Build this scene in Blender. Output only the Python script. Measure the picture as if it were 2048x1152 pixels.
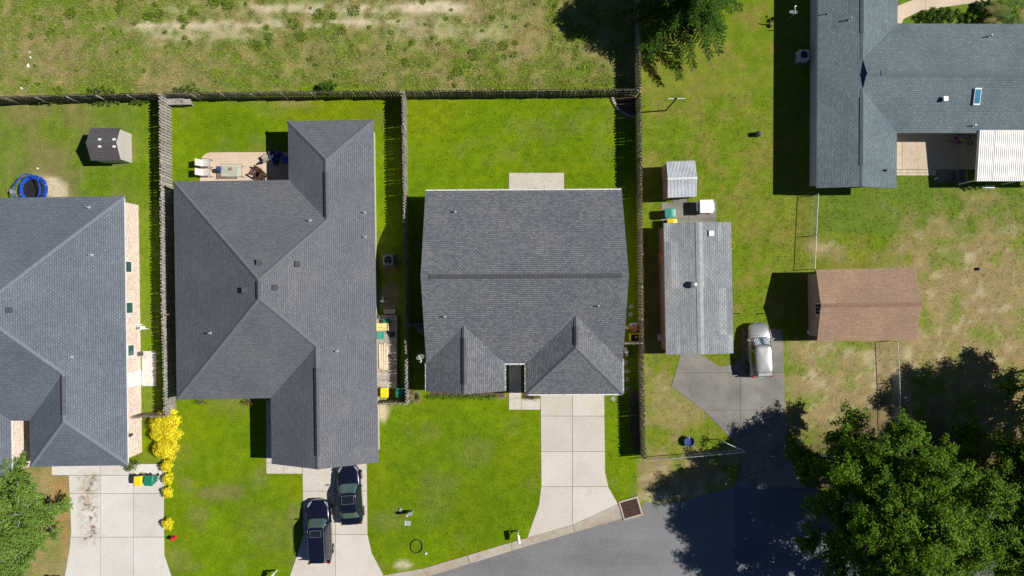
import bpy, bmesh, math, random
import numpy as np
from mathutils import Vector, Matrix
from mathutils.geometry import intersect_ray_tri

for o in list(bpy.data.objects):
    bpy.data.objects.remove(o)
scene = bpy.context.scene
COL = scene.collection
rnd = random.Random(11)
R = math.radians

# ------------------------------------------------------------------ camera
H = 55.0        # drone height above the lawns, metres
S = 25.0        # photo pixels (2048 wide) per metre on the ground
cam = bpy.data.cameras.new('camera')
cam.sensor_width = 36.0
cam.lens = 36.0 * S * H / 2048.0
cam.clip_end = 3000.0
camo = bpy.data.objects.new('camera', cam)
camo.location = (0, 0, H)
COL.objects.link(camo)
scene.camera = camo

# ------------------------------------------------------------------ sky and sun
SHX, SHY = -0.97, -0.075           # shadow offset per metre of height
elev = math.atan(1.0 / math.hypot(SHX, SHY))
world = bpy.data.worlds.new('World')
scene.world = world
world.use_nodes = True
wn = world.node_tree
sky = wn.nodes.new('ShaderNodeTexSky')
sky.sky_type = 'NISHITA'
sky.sun_disc = False
sky.sun_elevation = elev
sky.sun_rotation = math.atan2(-SHX, -SHY)
sky.altitude = 300
sky.air_density = 0.7
sky.dust_density = 0.0
sky.ozone_density = 5.0
wn.links.new(sky.outputs[0], wn.nodes['Background'].inputs[0])
wn.nodes['Background'].inputs[1].default_value = 0.05
sun = bpy.data.lights.new('sun', 'SUN')
sun.energy = 5.0
sun.angle = R(0.5)
sun.color = (1.0, 0.955, 0.87)
suno = bpy.data.objects.new('sun', sun)
suno.rotation_euler = Vector((SHX, SHY, -1)).to_track_quat('-Z', 'Y').to_euler()
suno.location = (40, 3, 60)
COL.objects.link(suno)
vs = scene.view_settings
vs.view_transform = 'Standard'
vs.look = 'None'
vs.exposure = 0.25
vs.gamma = 1.0
vs.use_curve_mapping = False

# ------------------------------------------------------------------ helpers
def P(px, py, h=0.0):
    """world point at height h that the photograph shows at pixel (px, py)"""
    k = (H - h) / H / S
    return Vector(((px - 1024) * k, (576 - py) * k, h))

def inp(n, k, v):
    n.inputs[k].default_value = v

class NT:
    def __init__(s, name):
        s.m = bpy.data.materials.new(name)
        s.m.use_nodes = True
        s.t = s.m.node_tree
        s.b = s.t.nodes['Principled BSDF']
        s.out = s.t.nodes['Material Output']
    def n(s, t, **kw):
        x = s.t.nodes.new('ShaderNode' + t)
        for k, v in kw.items():
            setattr(x, k, v)
        return x
    def l(s, a, b):
        s.t.links.new(a, b)
    def pos(s):
        return s.n('NewGeometry').outputs['Position']
    def noise(s, vec, scale, detail=4, rough=.6, dist=0):
        x = s.n('TexNoise')
        inp(x, 'Scale', scale); inp(x, 'Detail', detail); inp(x, 'Roughness', rough); inp(x, 'Distortion', dist)
        s.l(vec, x.inputs['Vector'])
        return x.outputs['Fac']
    def ramp(s, fac, stops):
        x = s.n('ValToRGB')
        e = x.color_ramp.elements
        while len(e) > 1:
            e.remove(e[-1])
        for i, (p, c) in enumerate(stops):
            el = e[0] if i == 0 else e.new(p)
            el.position = p
            el.color = (*c, 1) if len(c) == 3 else c
        s.l(fac, x.inputs[0])
        return x.outputs[0]
    def mix(s, fac, a, b, mode='MIX'):
        x = s.n('MixRGB', blend_type=mode)
        for sk, v in ((x.inputs[0], fac), (x.inputs[1], a), (x.inputs[2], b)):
            if hasattr(v, 'links') or hasattr(v, 'is_linked'):
                s.l(v, sk)
            elif isinstance(v, (int, float)):
                sk.default_value = v if sk.type == 'VALUE' else (v, v, v, 1)
            else:
                sk.default_value = (*v, 1)
        return x.outputs[0]
    def math(s, op, a, b=0.0):
        x = s.n('Math', operation=op)
        for sk, v in ((x.inputs[0], a), (x.inputs[1], b)):
            if hasattr(v, 'is_linked'):
                s.l(v, sk)
            else:
                sk.default_value = v
        return x.outputs[0]
    def mr(s, v, a, b, c, d):
        x = s.n('MapRange')
        s.l(v, x.inputs[0])
        for i, q in enumerate((a, b, c, d)):
            x.inputs[i + 1].default_value = q
        return x.outputs[0]
    def bump(s, h, strength=.4, dist=.02):
        x = s.n('Bump')
        inp(x, 'Strength', strength); inp(x, 'Distance', dist)
        s.l(h, x.inputs['Height'])
        s.l(x.outputs[0], s.b.inputs['Normal'])

def mat(name, c, rough=.7, c2=None, scale=3., metal=0., var=.0, bump=0., spec=.4, coat=0., rand=0., alpha=None, trans=0.):
    t = NT(name)
    p = t.pos()
    c2 = c2 or tuple(x * .72 for x in c)
    f = t.noise(p, scale, 5, .62)
    col = t.ramp(f, [(.36, c2), (.62, c)])
    if var:
        f2 = t.noise(p, scale * 11, 3, .6)
        col = t.mix(1, col, t.ramp(f2, [(.3, (1 - var,) * 3), (.7, (1 + var,) * 3)]), 'MULTIPLY')
    if rand:
        oi = t.n('ObjectInfo').outputs['Random']
        col = t.mix(1, col, t.ramp(oi, [(0, (1 - rand,) * 3), (1, (1 + rand,) * 3)]), 'MULTIPLY')
    t.l(col, t.b.inputs['Base Color'])
    inp(t.b, 'Roughness', rough); inp(t.b, 'Metallic', metal); inp(t.b, 'Specular IOR Level', spec)
    inp(t.b, 'Coat Weight', coat); inp(t.b, 'Coat Roughness', .04); inp(t.b, 'Transmission Weight', trans)
    if alpha is not None:
        inp(t.b, 'Alpha', alpha)
    if bump:
        t.bump(t.noise(p, scale * 6, 5), .5, bump)
    return t.m

def wm(o):
    m = Matrix.Translation(o.location) @ o.rotation_euler.to_matrix().to_4x4()
    return wm(o.parent) @ m if o.parent else m

class MB:
    """collects shapes; build() links them as one mesh object"""
    def __init__(s):
        s.v = []; s.f = []
    def add(s, vs_, fs):
        n = len(s.v)
        s.v += [Vector(v) for v in vs_]
        s.f += [tuple(i + n for i in f) for f in fs]
        return s
    def box(s, c, d, rz=0., M=None):
        c = Vector(c)
        q = [Vector((x * d[0] / 2, y * d[1] / 2, z * d[2] / 2)) for x in (-1, 1) for y in (-1, 1) for z in (-1, 1)]
        rot = M or Matrix.Rotation(rz, 3, 'Z')
        return s.add([c + rot @ v for v in q], [(0, 1, 3, 2), (4, 6, 7, 5), (0, 4, 5, 1), (2, 3, 7, 6), (0, 2, 6, 4), (1, 5, 7, 3)])
    def bar(s, a, b, w, t, up=(0, 0, 1)):
        a = Vector(a); b = Vector(b)
        y = (b - a); L = y.length; y.normalize()
        x = y.cross(Vector(up))
        if x.length < 1e-4:
            x = y.cross(Vector((1, 0, 0)))
        x.normalize(); z = x.cross(y)
        M = Matrix((x, y, z)).transposed()
        return s.box((a + b) / 2, (w, L, t), M=M)
    def tube(s, pts, r, n=6, cap=True):
        pts = [Vector(p) for p in pts]
        rs = r if isinstance(r, (list, tuple)) else [r] * len(pts)
        vs_ = []
        for i, p in enumerate(pts):
            d = pts[min(i + 1, len(pts) - 1)] - pts[max(i - 1, 0)]
            if d.length < 1e-6:
                d = Vector((0, 0, 1))
            d.normalize()
            x = d.cross(Vector((0, 0, 1)))
            if x.length < .05:
                x = d.cross(Vector((1, 0, 0)))
            x.normalize(); y = d.cross(x)
            for k in range(n):
                a = 2 * math.pi * k / n
                vs_.append(p + (x * math.cos(a) + y * math.sin(a)) * rs[i])
        fs = []
        for i in range(len(pts) - 1):
            for k in range(n):
                a, b = i * n + k, i * n + (k + 1) % n
                fs.append((a, b, b + n, a + n))
        if cap:
            fs.append(tuple(range(n - 1, -1, -1)))
            m = (len(pts) - 1) * n
            fs.append(tuple(range(m, m + n)))
        return s.add(vs_, fs)
    def cyl(s, c, r, h, n=14, r2=None):
        c = Vector(c)
        return s.lathe([(0, 0), (r, 0), (r if r2 is None else r2, h), (0, h)], c, n)
    def lathe(s, prof, c=(0, 0, 0), n=14):
        c = Vector(c); vs_ = []; fs = []; idx = []
        for (r, z) in prof:
            if r < 1e-6:
                idx.append([len(vs_)] * n); vs_.append(c + Vector((0, 0, z)))
            else:
                idx.append(list(range(len(vs_), len(vs_) + n)))
                for k in range(n):
                    a = 2 * math.pi * k / n
                    vs_.append(c + Vector((r * math.cos(a), r * math.sin(a), z)))
        for i in range(len(prof) - 1):
            for k in range(n):
                q = [idx[i][k], idx[i][(k + 1) % n], idx[i + 1][(k + 1) % n], idx[i + 1][k]]
                u = []
                for w in q:
                    if w not in u:
                        u.append(w)
                if len(u) > 2:
                    fs.append(tuple(u))
        return s.add(vs_, fs)
    def prism(s, poly, z0, z1):
        n = len(poly)
        a = sum(poly[i][0] * poly[(i + 1) % n][1] - poly[(i + 1) % n][0] * poly[i][1] for i in range(n))
        if a < 0:
            poly = poly[::-1]
        vs_ = [(p[0], p[1], z0) for p in poly] + [(p[0], p[1], z1) for p in poly]
        fs = [tuple(range(n - 1, -1, -1)), tuple(range(n, 2 * n))]
        fs += [(i, (i + 1) % n, (i + 1) % n + n, i + n) for i in range(n)]
        return s.add(vs_, fs)
    def xform(s, M):
        s.v = [M @ v for v in s.v]
        return s
    def build(s, name, m, parent=None, off=None, world=False, smooth=False, bevel=0., sub=0, uv=False):
        vs_ = s.v
        if off is not None:
            off = Vector(off)
            vs_ = [v - off for v in vs_]
        if world and parent:
            Mi = wm(parent).inverted()
            vs_ = [Mi @ v for v in vs_]
        me = bpy.data.meshes.new(name)
        me.from_pydata([tuple(v) for v in vs_], [], s.f)
        me.materials.append(m)
        if smooth:
            me.polygons.foreach_set('use_smooth', [True] * len(me.polygons))
        if uv:
            roof_uv(me)
        me.update()
        o = bpy.data.objects.new(name, me)
        COL.objects.link(o)
        if parent:
            o.parent = parent
        if bevel:
            b = o.modifiers.new('bevel', 'BEVEL'); b.width = bevel; b.segments = 2; b.limit_method = 'ANGLE'
        if sub:
            b = o.modifiers.new('sub', 'SUBSURF'); b.levels = sub; b.render_levels = sub
        return o

def roof_uv(me):
    uvl = me.uv_layers.new(name='UVMap')
    for p in me.polygons:
        n = p.normal
        u = Vector((0, 0, 1)).cross(n)
        if u.length < 1e-3:
            u = Vector((1, 0, 0))
        u.normalize(); v = n.cross(u)
        for li in p.loop_indices:
            co = me.vertices[me.loops[li].vertex_index].co
            uvl.data[li].uv = (co.dot(u), co.dot(v))

def tag(o, label=None, cat=None, group=None, kind=None):
    if label: o['label'] = label
    if cat: o['category'] = cat
    if group: o['group'] = group
    if kind: o['kind'] = kind
    return o

def thing(name, label, cat, loc=(0, 0, 0), rz=0., group=None):
    o = bpy.data.objects.new(name, None)
    o.empty_display_size = .2
    COL.objects.link(o)
    o.location = loc; o.rotation_euler = (0, 0, rz)
    return tag(o, label, cat, group)

def link_copy(o, parent, loc=None, rz=None):
    c = o.copy(); COL.objects.link(c)
    if parent: c.parent = parent
    if loc is not None: c.location = loc
    if rz is not None: c.rotation_euler = (0, 0, rz)
    return c

def copy_thing(root, loc, rz, label, group=None):
    r = root.copy(); COL.objects.link(r)
    r.location = loc; r.rotation_euler = (0, 0, rz); r['label'] = label
    if group: r['group'] = group
    for ch in list(root.children):
        c = ch.copy(); COL.objects.link(c); c.parent = r
        for g in list(ch.children):
            d = g.copy(); COL.objects.link(d); d.parent = c
    return r

def npmesh(name, V, F, m, col=None, parent=None):
    me = bpy.data.meshes.new(name)
    V = np.asarray(V, dtype='f4'); F = np.asarray(F, dtype='i4')
    n, k = F.shape
    me.vertices.add(len(V)); me.vertices.foreach_set('co', V.ravel())
    me.loops.add(n * k); me.loops.foreach_set('vertex_index', F.ravel())
    me.polygons.add(n); me.polygons.foreach_set('loop_start', np.arange(0, n * k, k, dtype='i4'))
    me.update(calc_edges=True)
    if col is not None:
        a = me.color_attributes.new('col', 'FLOAT_COLOR', 'POINT')
        c4 = np.ones((len(V), 4), 'f4'); c4[:, :3] = col
        a.data.foreach_set('color', c4.ravel())
    me.materials.append(m)
    o = bpy.data.objects.new(name, me)
    COL.objects.link(o)
    if parent: o.parent = parent
    return o

RS = np.random.RandomState(5)
_lat = RS.rand(256, 256)
def vnoise(x, y, sc, seed=0):
    x = x / sc + seed * 17.3; y = y / sc + seed * 31.7
    xi = np.floor(x).astype(int); yi = np.floor(y).astype(int)
    fx = x - xi; fy = y - yi
    fx = fx * fx * (3 - 2 * fx); fy = fy * fy * (3 - 2 * fy)
    g = lambda a, b: _lat[a % 256, b % 256]
    return (g(xi, yi) * (1 - fx) + g(xi + 1, yi) * fx) * (1 - fy) + (g(xi, yi + 1) * (1 - fx) + g(xi + 1, yi + 1) * fx) * fy
def fbm(x, y, sc, seed=0, oc=4):
    v = 0; a = 1; t = 0
    for i in range(oc):
        v = v + a * vnoise(x, y, sc / 2 ** i, seed + i * 3); t += a; a *= .55
    return v / t
def sstep(a, b, v):
    t = np.clip((v - a) / (b - a), 0, 1)
    return t * t * (3 - 2 * t)
def inpoly(px, py, poly):
    c = np.zeros(px.shape, bool); n = len(poly); j = n - 1
    for i in range(n):
        xi, yi = poly[i]; xj, yj = poly[j]
        if yi != yj:
            c ^= ((yi > py) != (yj > py)) & (px < (xj - xi) * (py - yi) / (yj - yi) + xi)
        j = i
    return c

# ------------------------------------------------------------------ materials
def grass_mat(name, tr):
    t = NT(name)
    a = t.n('Attribute', attribute_name='col').outputs['Color']
    p = t.pos()
    f1 = t.noise(p, 1.3, 4, .65); f2 = t.noise(p, 9, 5, .75); f3 = t.noise(p, 42, 3, .7)
    col = t.mix(1, a, t.ramp(f1, [(.3, (.80, .86, .8)), (.7, (1.2, 1.12, 1.1))]), 'MULTIPLY')
    col = t.mix(1, col, t.ramp(f2, [(.28, (.5, .58, .55)), (.55, (1.0, 1.0, 1.0)), (.8, (1.45, 1.36, 1.6))]), 'MULTIPLY')
    if not tr:
        col = t.mix(1, col, t.ramp(f3, [(.25, (.38, .38, .38)), (.75, (1.45, 1.45, 1.45))]), 'MULTIPLY')
        t.bump(t.math('ADD', f2, t.math('MULTIPLY', f3, .6)), .9, .06)
    t.l(col, t.b.inputs['Base Color'])
    inp(t.b, 'Roughness', 1.0); inp(t.b, 'Specular IOR Level', .0)
    return t.m

def leaf_mat(name, rough=.6, tr=.22, spec=.12):
    t = NT(name)
    a = t.n('Attribute', attribute_name='col').outputs['Color']
    t.l(a, t.b.inputs['Base Color'])
    inp(t.b, 'Roughness', rough); inp(t.b, 'Specular IOR Level', spec)
    tl = t.n('BsdfTranslucent'); t.l(a, tl.inputs[0])
    mx = t.n('MixShader'); mx.inputs[0].default_value = tr
    t.l(t.b.outputs[0], mx.inputs[1]); t.l(tl.outputs[0], mx.inputs[2])
    t.l(mx.outputs[0], t.out.inputs[0])
    return t.m

def shingle_mat(name, ca, cb, cm, width=.33, row=.145, mort=.018, streak=0., bias=0., big=None, spots=0.):
    t = NT(name)
    uv = t.n('UVMap').outputs[0]
    br = t.n('TexBrick', offset=.5, offset_frequency=2, squash=1.0)
    t.l(uv, br.inputs['Vector'])
    inp(br, 'Color1', (*ca, 1)); inp(br, 'Color2', (*cb, 1)); inp(br, 'Mortar', (*cm, 1))
    inp(br, 'Scale', 1.0); inp(br, 'Mortar Size', mort); inp(br, 'Mortar Smooth', .3); inp(br, 'Bias', bias)
    inp(br, 'Brick Width', width); inp(br, 'Row Height', row)
    col = br.outputs['Color']
    p = t.pos()
    f = t.noise(p, .35, 4, .6)
    col = t.mix(1, col, t.ramp(f, [(.28, (.84, .86, .90)), (.72, (1.14, 1.12, 1.09))]), 'MULTIPLY')
    f = t.noise(p, 45, 3, .7)
    col = t.mix(1, col, t.ramp(f, [(.3, (.72,) * 3), (.7, (1.28,) * 3)]), 'MULTIPLY')
    f = t.noise(p, 4.5, 3, .7)
    col = t.mix(1, col, t.ramp(f, [(.3, (.88,) * 3), (.7, (1.12,) * 3)]), 'MULTIPLY')
    if streak:
        # long runs of replaced or faded courses: noise stretched along the courses
        mp = t.n('Mapping'); mp.inputs['Scale'].default_value = (.28, 3.4, 1)
        t.l(uv, mp.inputs['Vector'])
        f = t.n('TexWhiteNoise', noise_dimensions='2D')
        sn = t.n('VectorMath', operation='FLOOR'); t.l(mp.outputs[0], sn.inputs[0]); t.l(sn.outputs[0], f.inputs['Vector'])
        col = t.mix(1, col, t.ramp(f.outputs[0], [(0, (1 - streak,) * 3), (.72, (1.0,) * 3), (.8, (1 + streak * 1.5,) * 3), (1, (1 + streak * 1.9,) * 3)]), 'MULTIPLY')
    if spots:
        br2 = t.n('TexBrick', offset=.37, offset_frequency=2)
        t.l(uv, br2.inputs['Vector'])
        inp(br2, 'Color1', (1, 1, 1, 1)); inp(br2, 'Color2', (1 + spots, 1 + spots, 1 + spots * .95, 1)); inp(br2, 'Mortar', (1, 1, 1, 1))
        inp(br2, 'Scale', 1.0); inp(br2, 'Mortar Size', .001); inp(br2, 'Bias', -.55); inp(br2, 'Brick Width', .21); inp(br2, 'Row Height', row)
        col = t.mix(1, col, br2.outputs['Color'], 'MULTIPLY')
    t.l(col, t.b.inputs['Base Color'])
    inp(t.b, 'Roughness', .92); inp(t.b, 'Specular IOR Level', .25)
    t.bump(br.outputs['Fac'], -.5, .012) if False else t.bump(t.math('SUBTRACT', 1.0, br.outputs['Fac']), .8, .012)
    return t.m

def brick_mat(name, ca, cb, cm, off=(0, 0, 0)):
    t = NT(name)
    uv = t.n('UVMap').outputs[0]
    br = t.n('TexBrick', offset=.5)
    t.l(uv, br.inputs['Vector'])
    inp(br, 'Color1', (*ca, 1)); inp(br, 'Color2', (*cb, 1)); inp(br, 'Mortar', (*cm, 1))
    inp(br, 'Scale', 1.0); inp(br, 'Mortar Size', .012); inp(br, 'Brick Width', .215); inp(br, 'Row Height', .076)
    f = t.noise(t.pos(), 7, 4, .7)
    col = t.mix(1, br.outputs['Color'], t.ramp(f, [(.25, (.7, .66, .64)), (.5, (1, 1, 1)), (.75, (1.3, 1.3, 1.3))]), 'MULTIPLY')
    f = t.noise(t.pos(), 2.1, 3, .7)
    col = t.mix(t.ramp(f, [(.5, (0, 0, 0)), (.72, (.6, .6, .6))]), col, (.62, .56, .5))
    t.l(col, t.b.inputs['Base Color']); inp(t.b, 'Roughness', .9)
    t.bump(t.math('SUBTRACT', 1.0, br.outputs['Fac']), .6, .01)
    return t.m

def concrete_mat(name, c, stain=(.7, .62, .52), amt=.5, mud=None):
    t = NT(name)
    p = t.pos()
    f = t.noise(p, .5, 5, .65, .4)
    col = t.ramp(f, [(.33, tuple(a * b for a, b in zip(c, tuple(1 - amt * (1 - q) for q in stain)))), (.6, c)])
    f = t.noise(p, 6, 5, .7)
    col = t.mix(1, col, t.ramp(f, [(.3, (.9, .89, .88)), (.7, (1.06, 1.06, 1.06))]), 'MULTIPLY')
    f = t.noise(p, 60, 3, .7)
    col = t.mix(1, col, t.ramp(f, [(.3, (.9,) * 3), (.7, (1.08,) * 3)]), 'MULTIPLY')
    oi = t.n('ObjectInfo').outputs['Random']
    col = t.mix(1, col, t.ramp(oi, [(0, (.925, .915, .90)), (1, (1.05, 1.05, 1.05))]), 'MULTIPLY')
    f5 = t.noise(p, 1.1, 5, .7, .8)
    col = t.mix(t.mr(f5, .60, .74, 0, .4), col, tuple(a * b for a, b in zip(c, (.70, .62, .52))))
    if mud:
        # dried mud and tyre dirt tracked along one line of the drive
        x0, y0, y1, w = mud
        sx = t.n('SeparateXYZ'); t.l(p, sx.inputs[0])
        dx = t.math('ABSOLUTE', t.math('SUBTRACT', sx.outputs[0], x0))
        band = t.mr(dx, w * .3, w, 1, 0)
        iny = t.math('MULTIPLY', t.mr(sx.outputs[1], y0, y0 + .8, 0, 1), t.mr(sx.outputs[1], y1 - .8, y1, 1, 0))
        k = t.math('MULTIPLY', band, iny)
        f = t.noise(p, .9, 6, .7, .9)
        fs = t.math('MULTIPLY', k, t.mr(f, .42, .6, 0, .7))
        col = t.mix(fs, col, (.34, .24, .15))
        f = t.noise(p, 1.15, 7, .72, .7)
        fs = t.math('MULTIPLY', k, t.mr(f, .53, .62, 0, .92))
        col = t.mix(fs, col, (.075, .045, .028))
    t.l(col, t.b.inputs['Base Color']); inp(t.b, 'Roughness', .88); inp(t.b, 'Specular IOR Level', .3)
    t.bump(f, .15, .004)
    return t.m

def asphalt_mat(name, c):
    t = NT(name)
    p = t.pos()
    f = t.noise(p, .18, 5, .6, .3)
    col = t.ramp(f, [(.3, tuple(x * .84 for x in c)), (.7, tuple(x * 1.14 for x in c))])
    f = t.noise(p, 5, 4, .75)
    col = t.mix(1, col, t.ramp(f, [(.3, (.86,) * 3), (.7, (1.14,) * 3)]), 'MULTIPLY')
    f = t.noise(p, 38, 3, .8)
    col = t.mix(1, col, t.ramp(f, [(.3, (.72,) * 3), (.7, (1.3,) * 3)]), 'MULTIPLY')
    # cracks and faint tyre-polished streaks
    vo = t.n('TexVoronoi', feature='DISTANCE_TO_EDGE'); inp(vo, 'Scale', .22); inp(vo, 'Randomness', 1.0)
    wp = t.n('VectorMath', operation='ADD'); nz = t.n('TexNoise'); inp(nz, 'Scale', .9); inp(nz, 'Detail', 5)
    t.l(p, nz.inputs['Vector']); t.l(p, wp.inputs[0]); t.l(nz.outputs['Color'], wp.inputs[1]); t.l(wp.outputs[0], vo.inputs['Vector'])
    cr = t.math('MULTIPLY', t.mr(vo.outputs['Distance'], .0, .006, 1, 0), t.mr(t.noise(p, .25, 3), .5, .6, 0, .55))
    col = t.mix(cr, col, tuple(x * .35 for x in c))
    mp = t.n('Mapping'); mp.inputs['Rotation'].default_value = (0, 0, R(-17)); mp.inputs['Scale'].default_value = (.05, .55, 1)
    t.l(p, mp.inputs['Vector'])
    st = t.noise(mp.outputs[0], 1.0, 4, .6)
    col = t.mix(1, col, t.ramp(st, [(.35, (.9,) * 3), (.65, (1.1,) * 3)]), 'MULTIPLY')
    sp = t.noise(p, .8, 4, .75, .6)
    col = t.mix(t.mr(sp, .66, .74, 0, .35), col, tuple(x * .5 for x in c))
    t.l(col, t.b.inputs['Base Color']); inp(t.b, 'Roughness', .9); inp(t.b, 'Specular IOR Level', .3)
    t.bump(f, .3, .006)
    return t.m

M = {}
M['ground'] = grass_mat('ground_cover', False)
M['blade'] = grass_mat('grass_blades', True)
M['leaf'] = leaf_mat('leaves')
M['yleaf'] = leaf_mat('yellow_leaves', .6, .3, .1)
M['needle'] = leaf_mat('needles', .65, .15, .1)
M['bark'] = mat('bark', (.20, .16, .12), .95, (.09, .07, .05), 4, bump=.03)
M['palebark'] = mat('pale_bark', (.55, .52, .47), .9, (.28, .25, .22), 5, bump=.02)
M['shA'] = shingle_mat('shingles_slate_blue', (.150, .173, .210), (.122, .142, .173), (.074, .087, .109), .27, .15, .02)
M['shB'] = shingle_mat('shingles_charcoal', (.154, .162, .186), (.124, .131, .151), (.076, .081, .096), .27, .15, .02)
M['shC'] = shingle_mat('shingles_grey', (.186, .195, .217), (.112, .119, .135), (.072, .077, .090), .25, .16, .022, bias=-.1)
M['shD'] = shingle_mat('shingles_teal_grey', (.138, .182, .200), (.120, .157, .174), (.072, .096, .110), .3, .16, .018, spots=.4)
M['shE'] = shingle_mat('shingles_old_grey', (.30, .315, .33), (.24, .255, .27), (.12, .125, .135), .33, .16, .014, streak=.13)
M['shF'] = shingle_mat('shingles_brown', (.335, .222, .155), (.295, .195, .137), (.23, .15, .105), spots=.15)
M['shG'] = shingle_mat('shed_roof_panels', (.088, .082, .086), (.078, .073, .077), (.052, .049, .052), .9, .22, .012)
M['cap'] = mat('ridge_shingles', (.132, .139, .158), .92, (.104, .11, .126), 5, var=.25)
M['capA'] = mat('ridge_shingles_light', (.155, .176, .208), .92, (.125, .144, .172), 5, var=.25)
M['capD'] = mat('ridge_shingles_teal', (.12, .152, .168), .92, (.098, .124, .14), 5, var=.25)
M['capE'] = mat('ridge_shingles_old', (.33, .345, .36), .92, (.25, .265, .28), 3, var=.2)
M['capF'] = mat('ridge_shingles_brown', (.25, .155, .105), .92, (.2, .12, .08), 4, var=.25)
M['vent'] = mat('ridge_vent_plastic', (.085, .089, .10), .8, (.06, .063, .072), 4)
M['fascia'] = mat('white_trim', (.74, .74, .73), .6, (.66, .66, .64), 2)
M['gfascia'] = mat('grey_trim', (.2, .2, .2), .7)
M['brick'] = brick_mat('whitewashed_brick', (.80, .68, .60), (.56, .33, .25), (.78, .74, .69))
M['siding'] = mat('beige_siding', (.52, .47, .40), .75, (.46, .41, .35), 2)
M['wsiding'] = mat('white_siding', (.66, .67, .68), .7, (.58, .6, .62), 2)
M['barnwall'] = mat('tan_barn_wall', (.44, .335, .27), .8, (.39, .29, .23), 2)
M['pinkwall'] = mat('pinkish_block_wall', (.40, .25, .19), .85, (.30, .19, .15), 3)
M['glass'] = mat('window_glass', (.045, .11, .10), .06, (.035, .09, .085), 1, spec=.8)
M['dglass'] = mat('dark_glass', (.012, .016, .022), .05, (.01, .013, .018), 1, spec=.8)
M['white'] = mat('white_paint', (.78, .78, .77), .5, (.72, .72, .7), 3)
M['black'] = mat('black_plastic', (.015, .015, .017), .5, (.01, .01, .012), 4)
M['dgrey'] = mat('dark_grey_plastic', (.06, .062, .068), .6, (.04, .042, .048), 4)
M['grey'] = mat('grey_metal', (.32, .33, .34), .45, (.25, .26, .27), 4, metal=.5)
M['galv'] = mat('galvanised_steel', (.62, .64, .66), .4, (.5, .52, .54), 3, metal=.6)
M['conW'] = concrete_mat('pale_concrete', (.60, .585, .56), amt=.25, mud=(-33.9, -20.8, -14.3, 1.0))
M['conB'] = concrete_mat('cream_concrete', (.56, .525, .475), amt=.25)
M['conP'] = concrete_mat('pinkish_patio_concrete', (.60, .49, .385), amt=.35, stain=(.8, .6, .42))
M['conO'] = concrete_mat('old_concrete', (.235, .225, .205), amt=.8, stain=(.6, .6, .62))
M['conT'] = concrete_mat('tan_concrete', (.57, .475, .37), amt=.45, stain=(.75, .68, .6))
M['kerb'] = concrete_mat('kerb_concrete', (.44, .40, .35), amt=.7, stain=(.68, .56, .44))
M['road'] = asphalt_mat('asphalt', (.178, .180, .188))
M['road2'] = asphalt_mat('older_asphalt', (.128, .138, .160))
M['joint'] = mat('joint_dirt', (.10, .085, .06), .95, (.05, .045, .03), 6)
M['fence'] = mat('weathered_pine', (.345, .285, .225), .9, (.19, .155, .12), 5, var=.25, rand=.28)
M['fence_shade'] = mat('shaded_weathered_pine', (.20, .175, .135), .9, (.10, .09, .065), 5, var=.25, rand=.3)  # weathered pine, darkened: the rear fences' shade is put into the colour
M['fenceg'] = mat('greying_pine', (.40, .37, .33), .9, (.22, .20, .18), 5, var=.25, rand=.25)
M['deck'] = mat('grey_deck_wood', (.42, .385, .34), .9, (.27, .245, .22), 4, var=.2, rand=.2)
M['lumber'] = mat('fresh_lumber', (.66, .56, .43), .8, (.55, .45, .33), 4, rand=.12)
M['yellow'] = mat('yellow_plastic', (.80, .62, .015), .45, (.74, .55, .012), 4)
M['pyellow'] = mat('pale_yellow_plastic', (.72, .60, .26), .55, (.62, .5, .2), 3)
M['green'] = mat('green_plastic', (.012, .20, .125), .4, (.01, .165, .10), 4)
M['teal'] = mat('teal_plastic', (.05, .30, .235), .45, (.04, .26, .2), 4)
M['blue'] = mat('blue_vinyl', (.015, .09, .55), .45, (.01, .06, .42), 4)
M['dblue'] = mat('navy_fabric', (.03, .06, .19), .8, (.02, .045, .14), 5)
M['red'] = mat('red_paint', (.62, .02, .03), .4, (.5, .015, .02), 4)
M['brown'] = mat('dark_brown_wood', (.085, .038, .028), .7, (.055, .025, .018), 5)
M['rust'] = mat('rusty_iron', (.16, .085, .06), .85, (.09, .05, .04), 8)
M['terra'] = mat('terracotta', (.46, .2, .11), .85, (.36, .15, .08), 5)
M['sling'] = mat('grey_mesh_fabric', (.56, .53, .52), .85, (.48, .45, .44), 6)
M['tan'] = mat('tan_canvas', (.42, .36, .28), .85, (.34, .29, .22), 5)
M['pink'] = mat('pink_plastic', (.62, .12, .42), .5, (.5, .09, .33), 5)
M['stone'] = mat('grey_stone', (.36, .34, .31), .9, (.25, .235, .21), 6, bump=.01, rand=.15)
M['soil'] = mat('dark_mulch', (.13, .085, .058), .95, (.075, .05, .036), 7, bump=.04)
M['gravel'] = mat('grey_gravel', (.42, .41, .40), .9, (.22, .21, .2), 14, var=.5, bump=.04)
M['navy'] = mat('dark_navy_car_paint', (.006, .0065, .020), .22, (.006, .0065, .019), 1, spec=.5, coat=1)
M['silver'] = mat('silver_car_paint', (.40, .405, .405), .32, (.38, .385, .385), 1, metal=.55, coat=.8)
M['chrome'] = mat('chrome', (.75, .76, .78), .15, (.7, .71, .73), 2, metal=1)
M['tyre'] = mat('tyre_rubber', (.018, .018, .018), .85)
M['rim'] = mat('alloy_rim', (.5, .5, .51), .3, (.42, .42, .43), 3, metal=.9)
M['tail'] = mat('red_lens', (.5, .008, .012), .2, (.4, .006, .01), 3, coat=1)
M['head'] = mat('clear_lens', (.30, .32, .35), .1, (.22, .24, .26), 4, coat=1)
M['cglass'] = mat('car_glass', (.075, .125, .13), .05, (.055, .095, .10), 1, spec=1.0, coat=.6)
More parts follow.
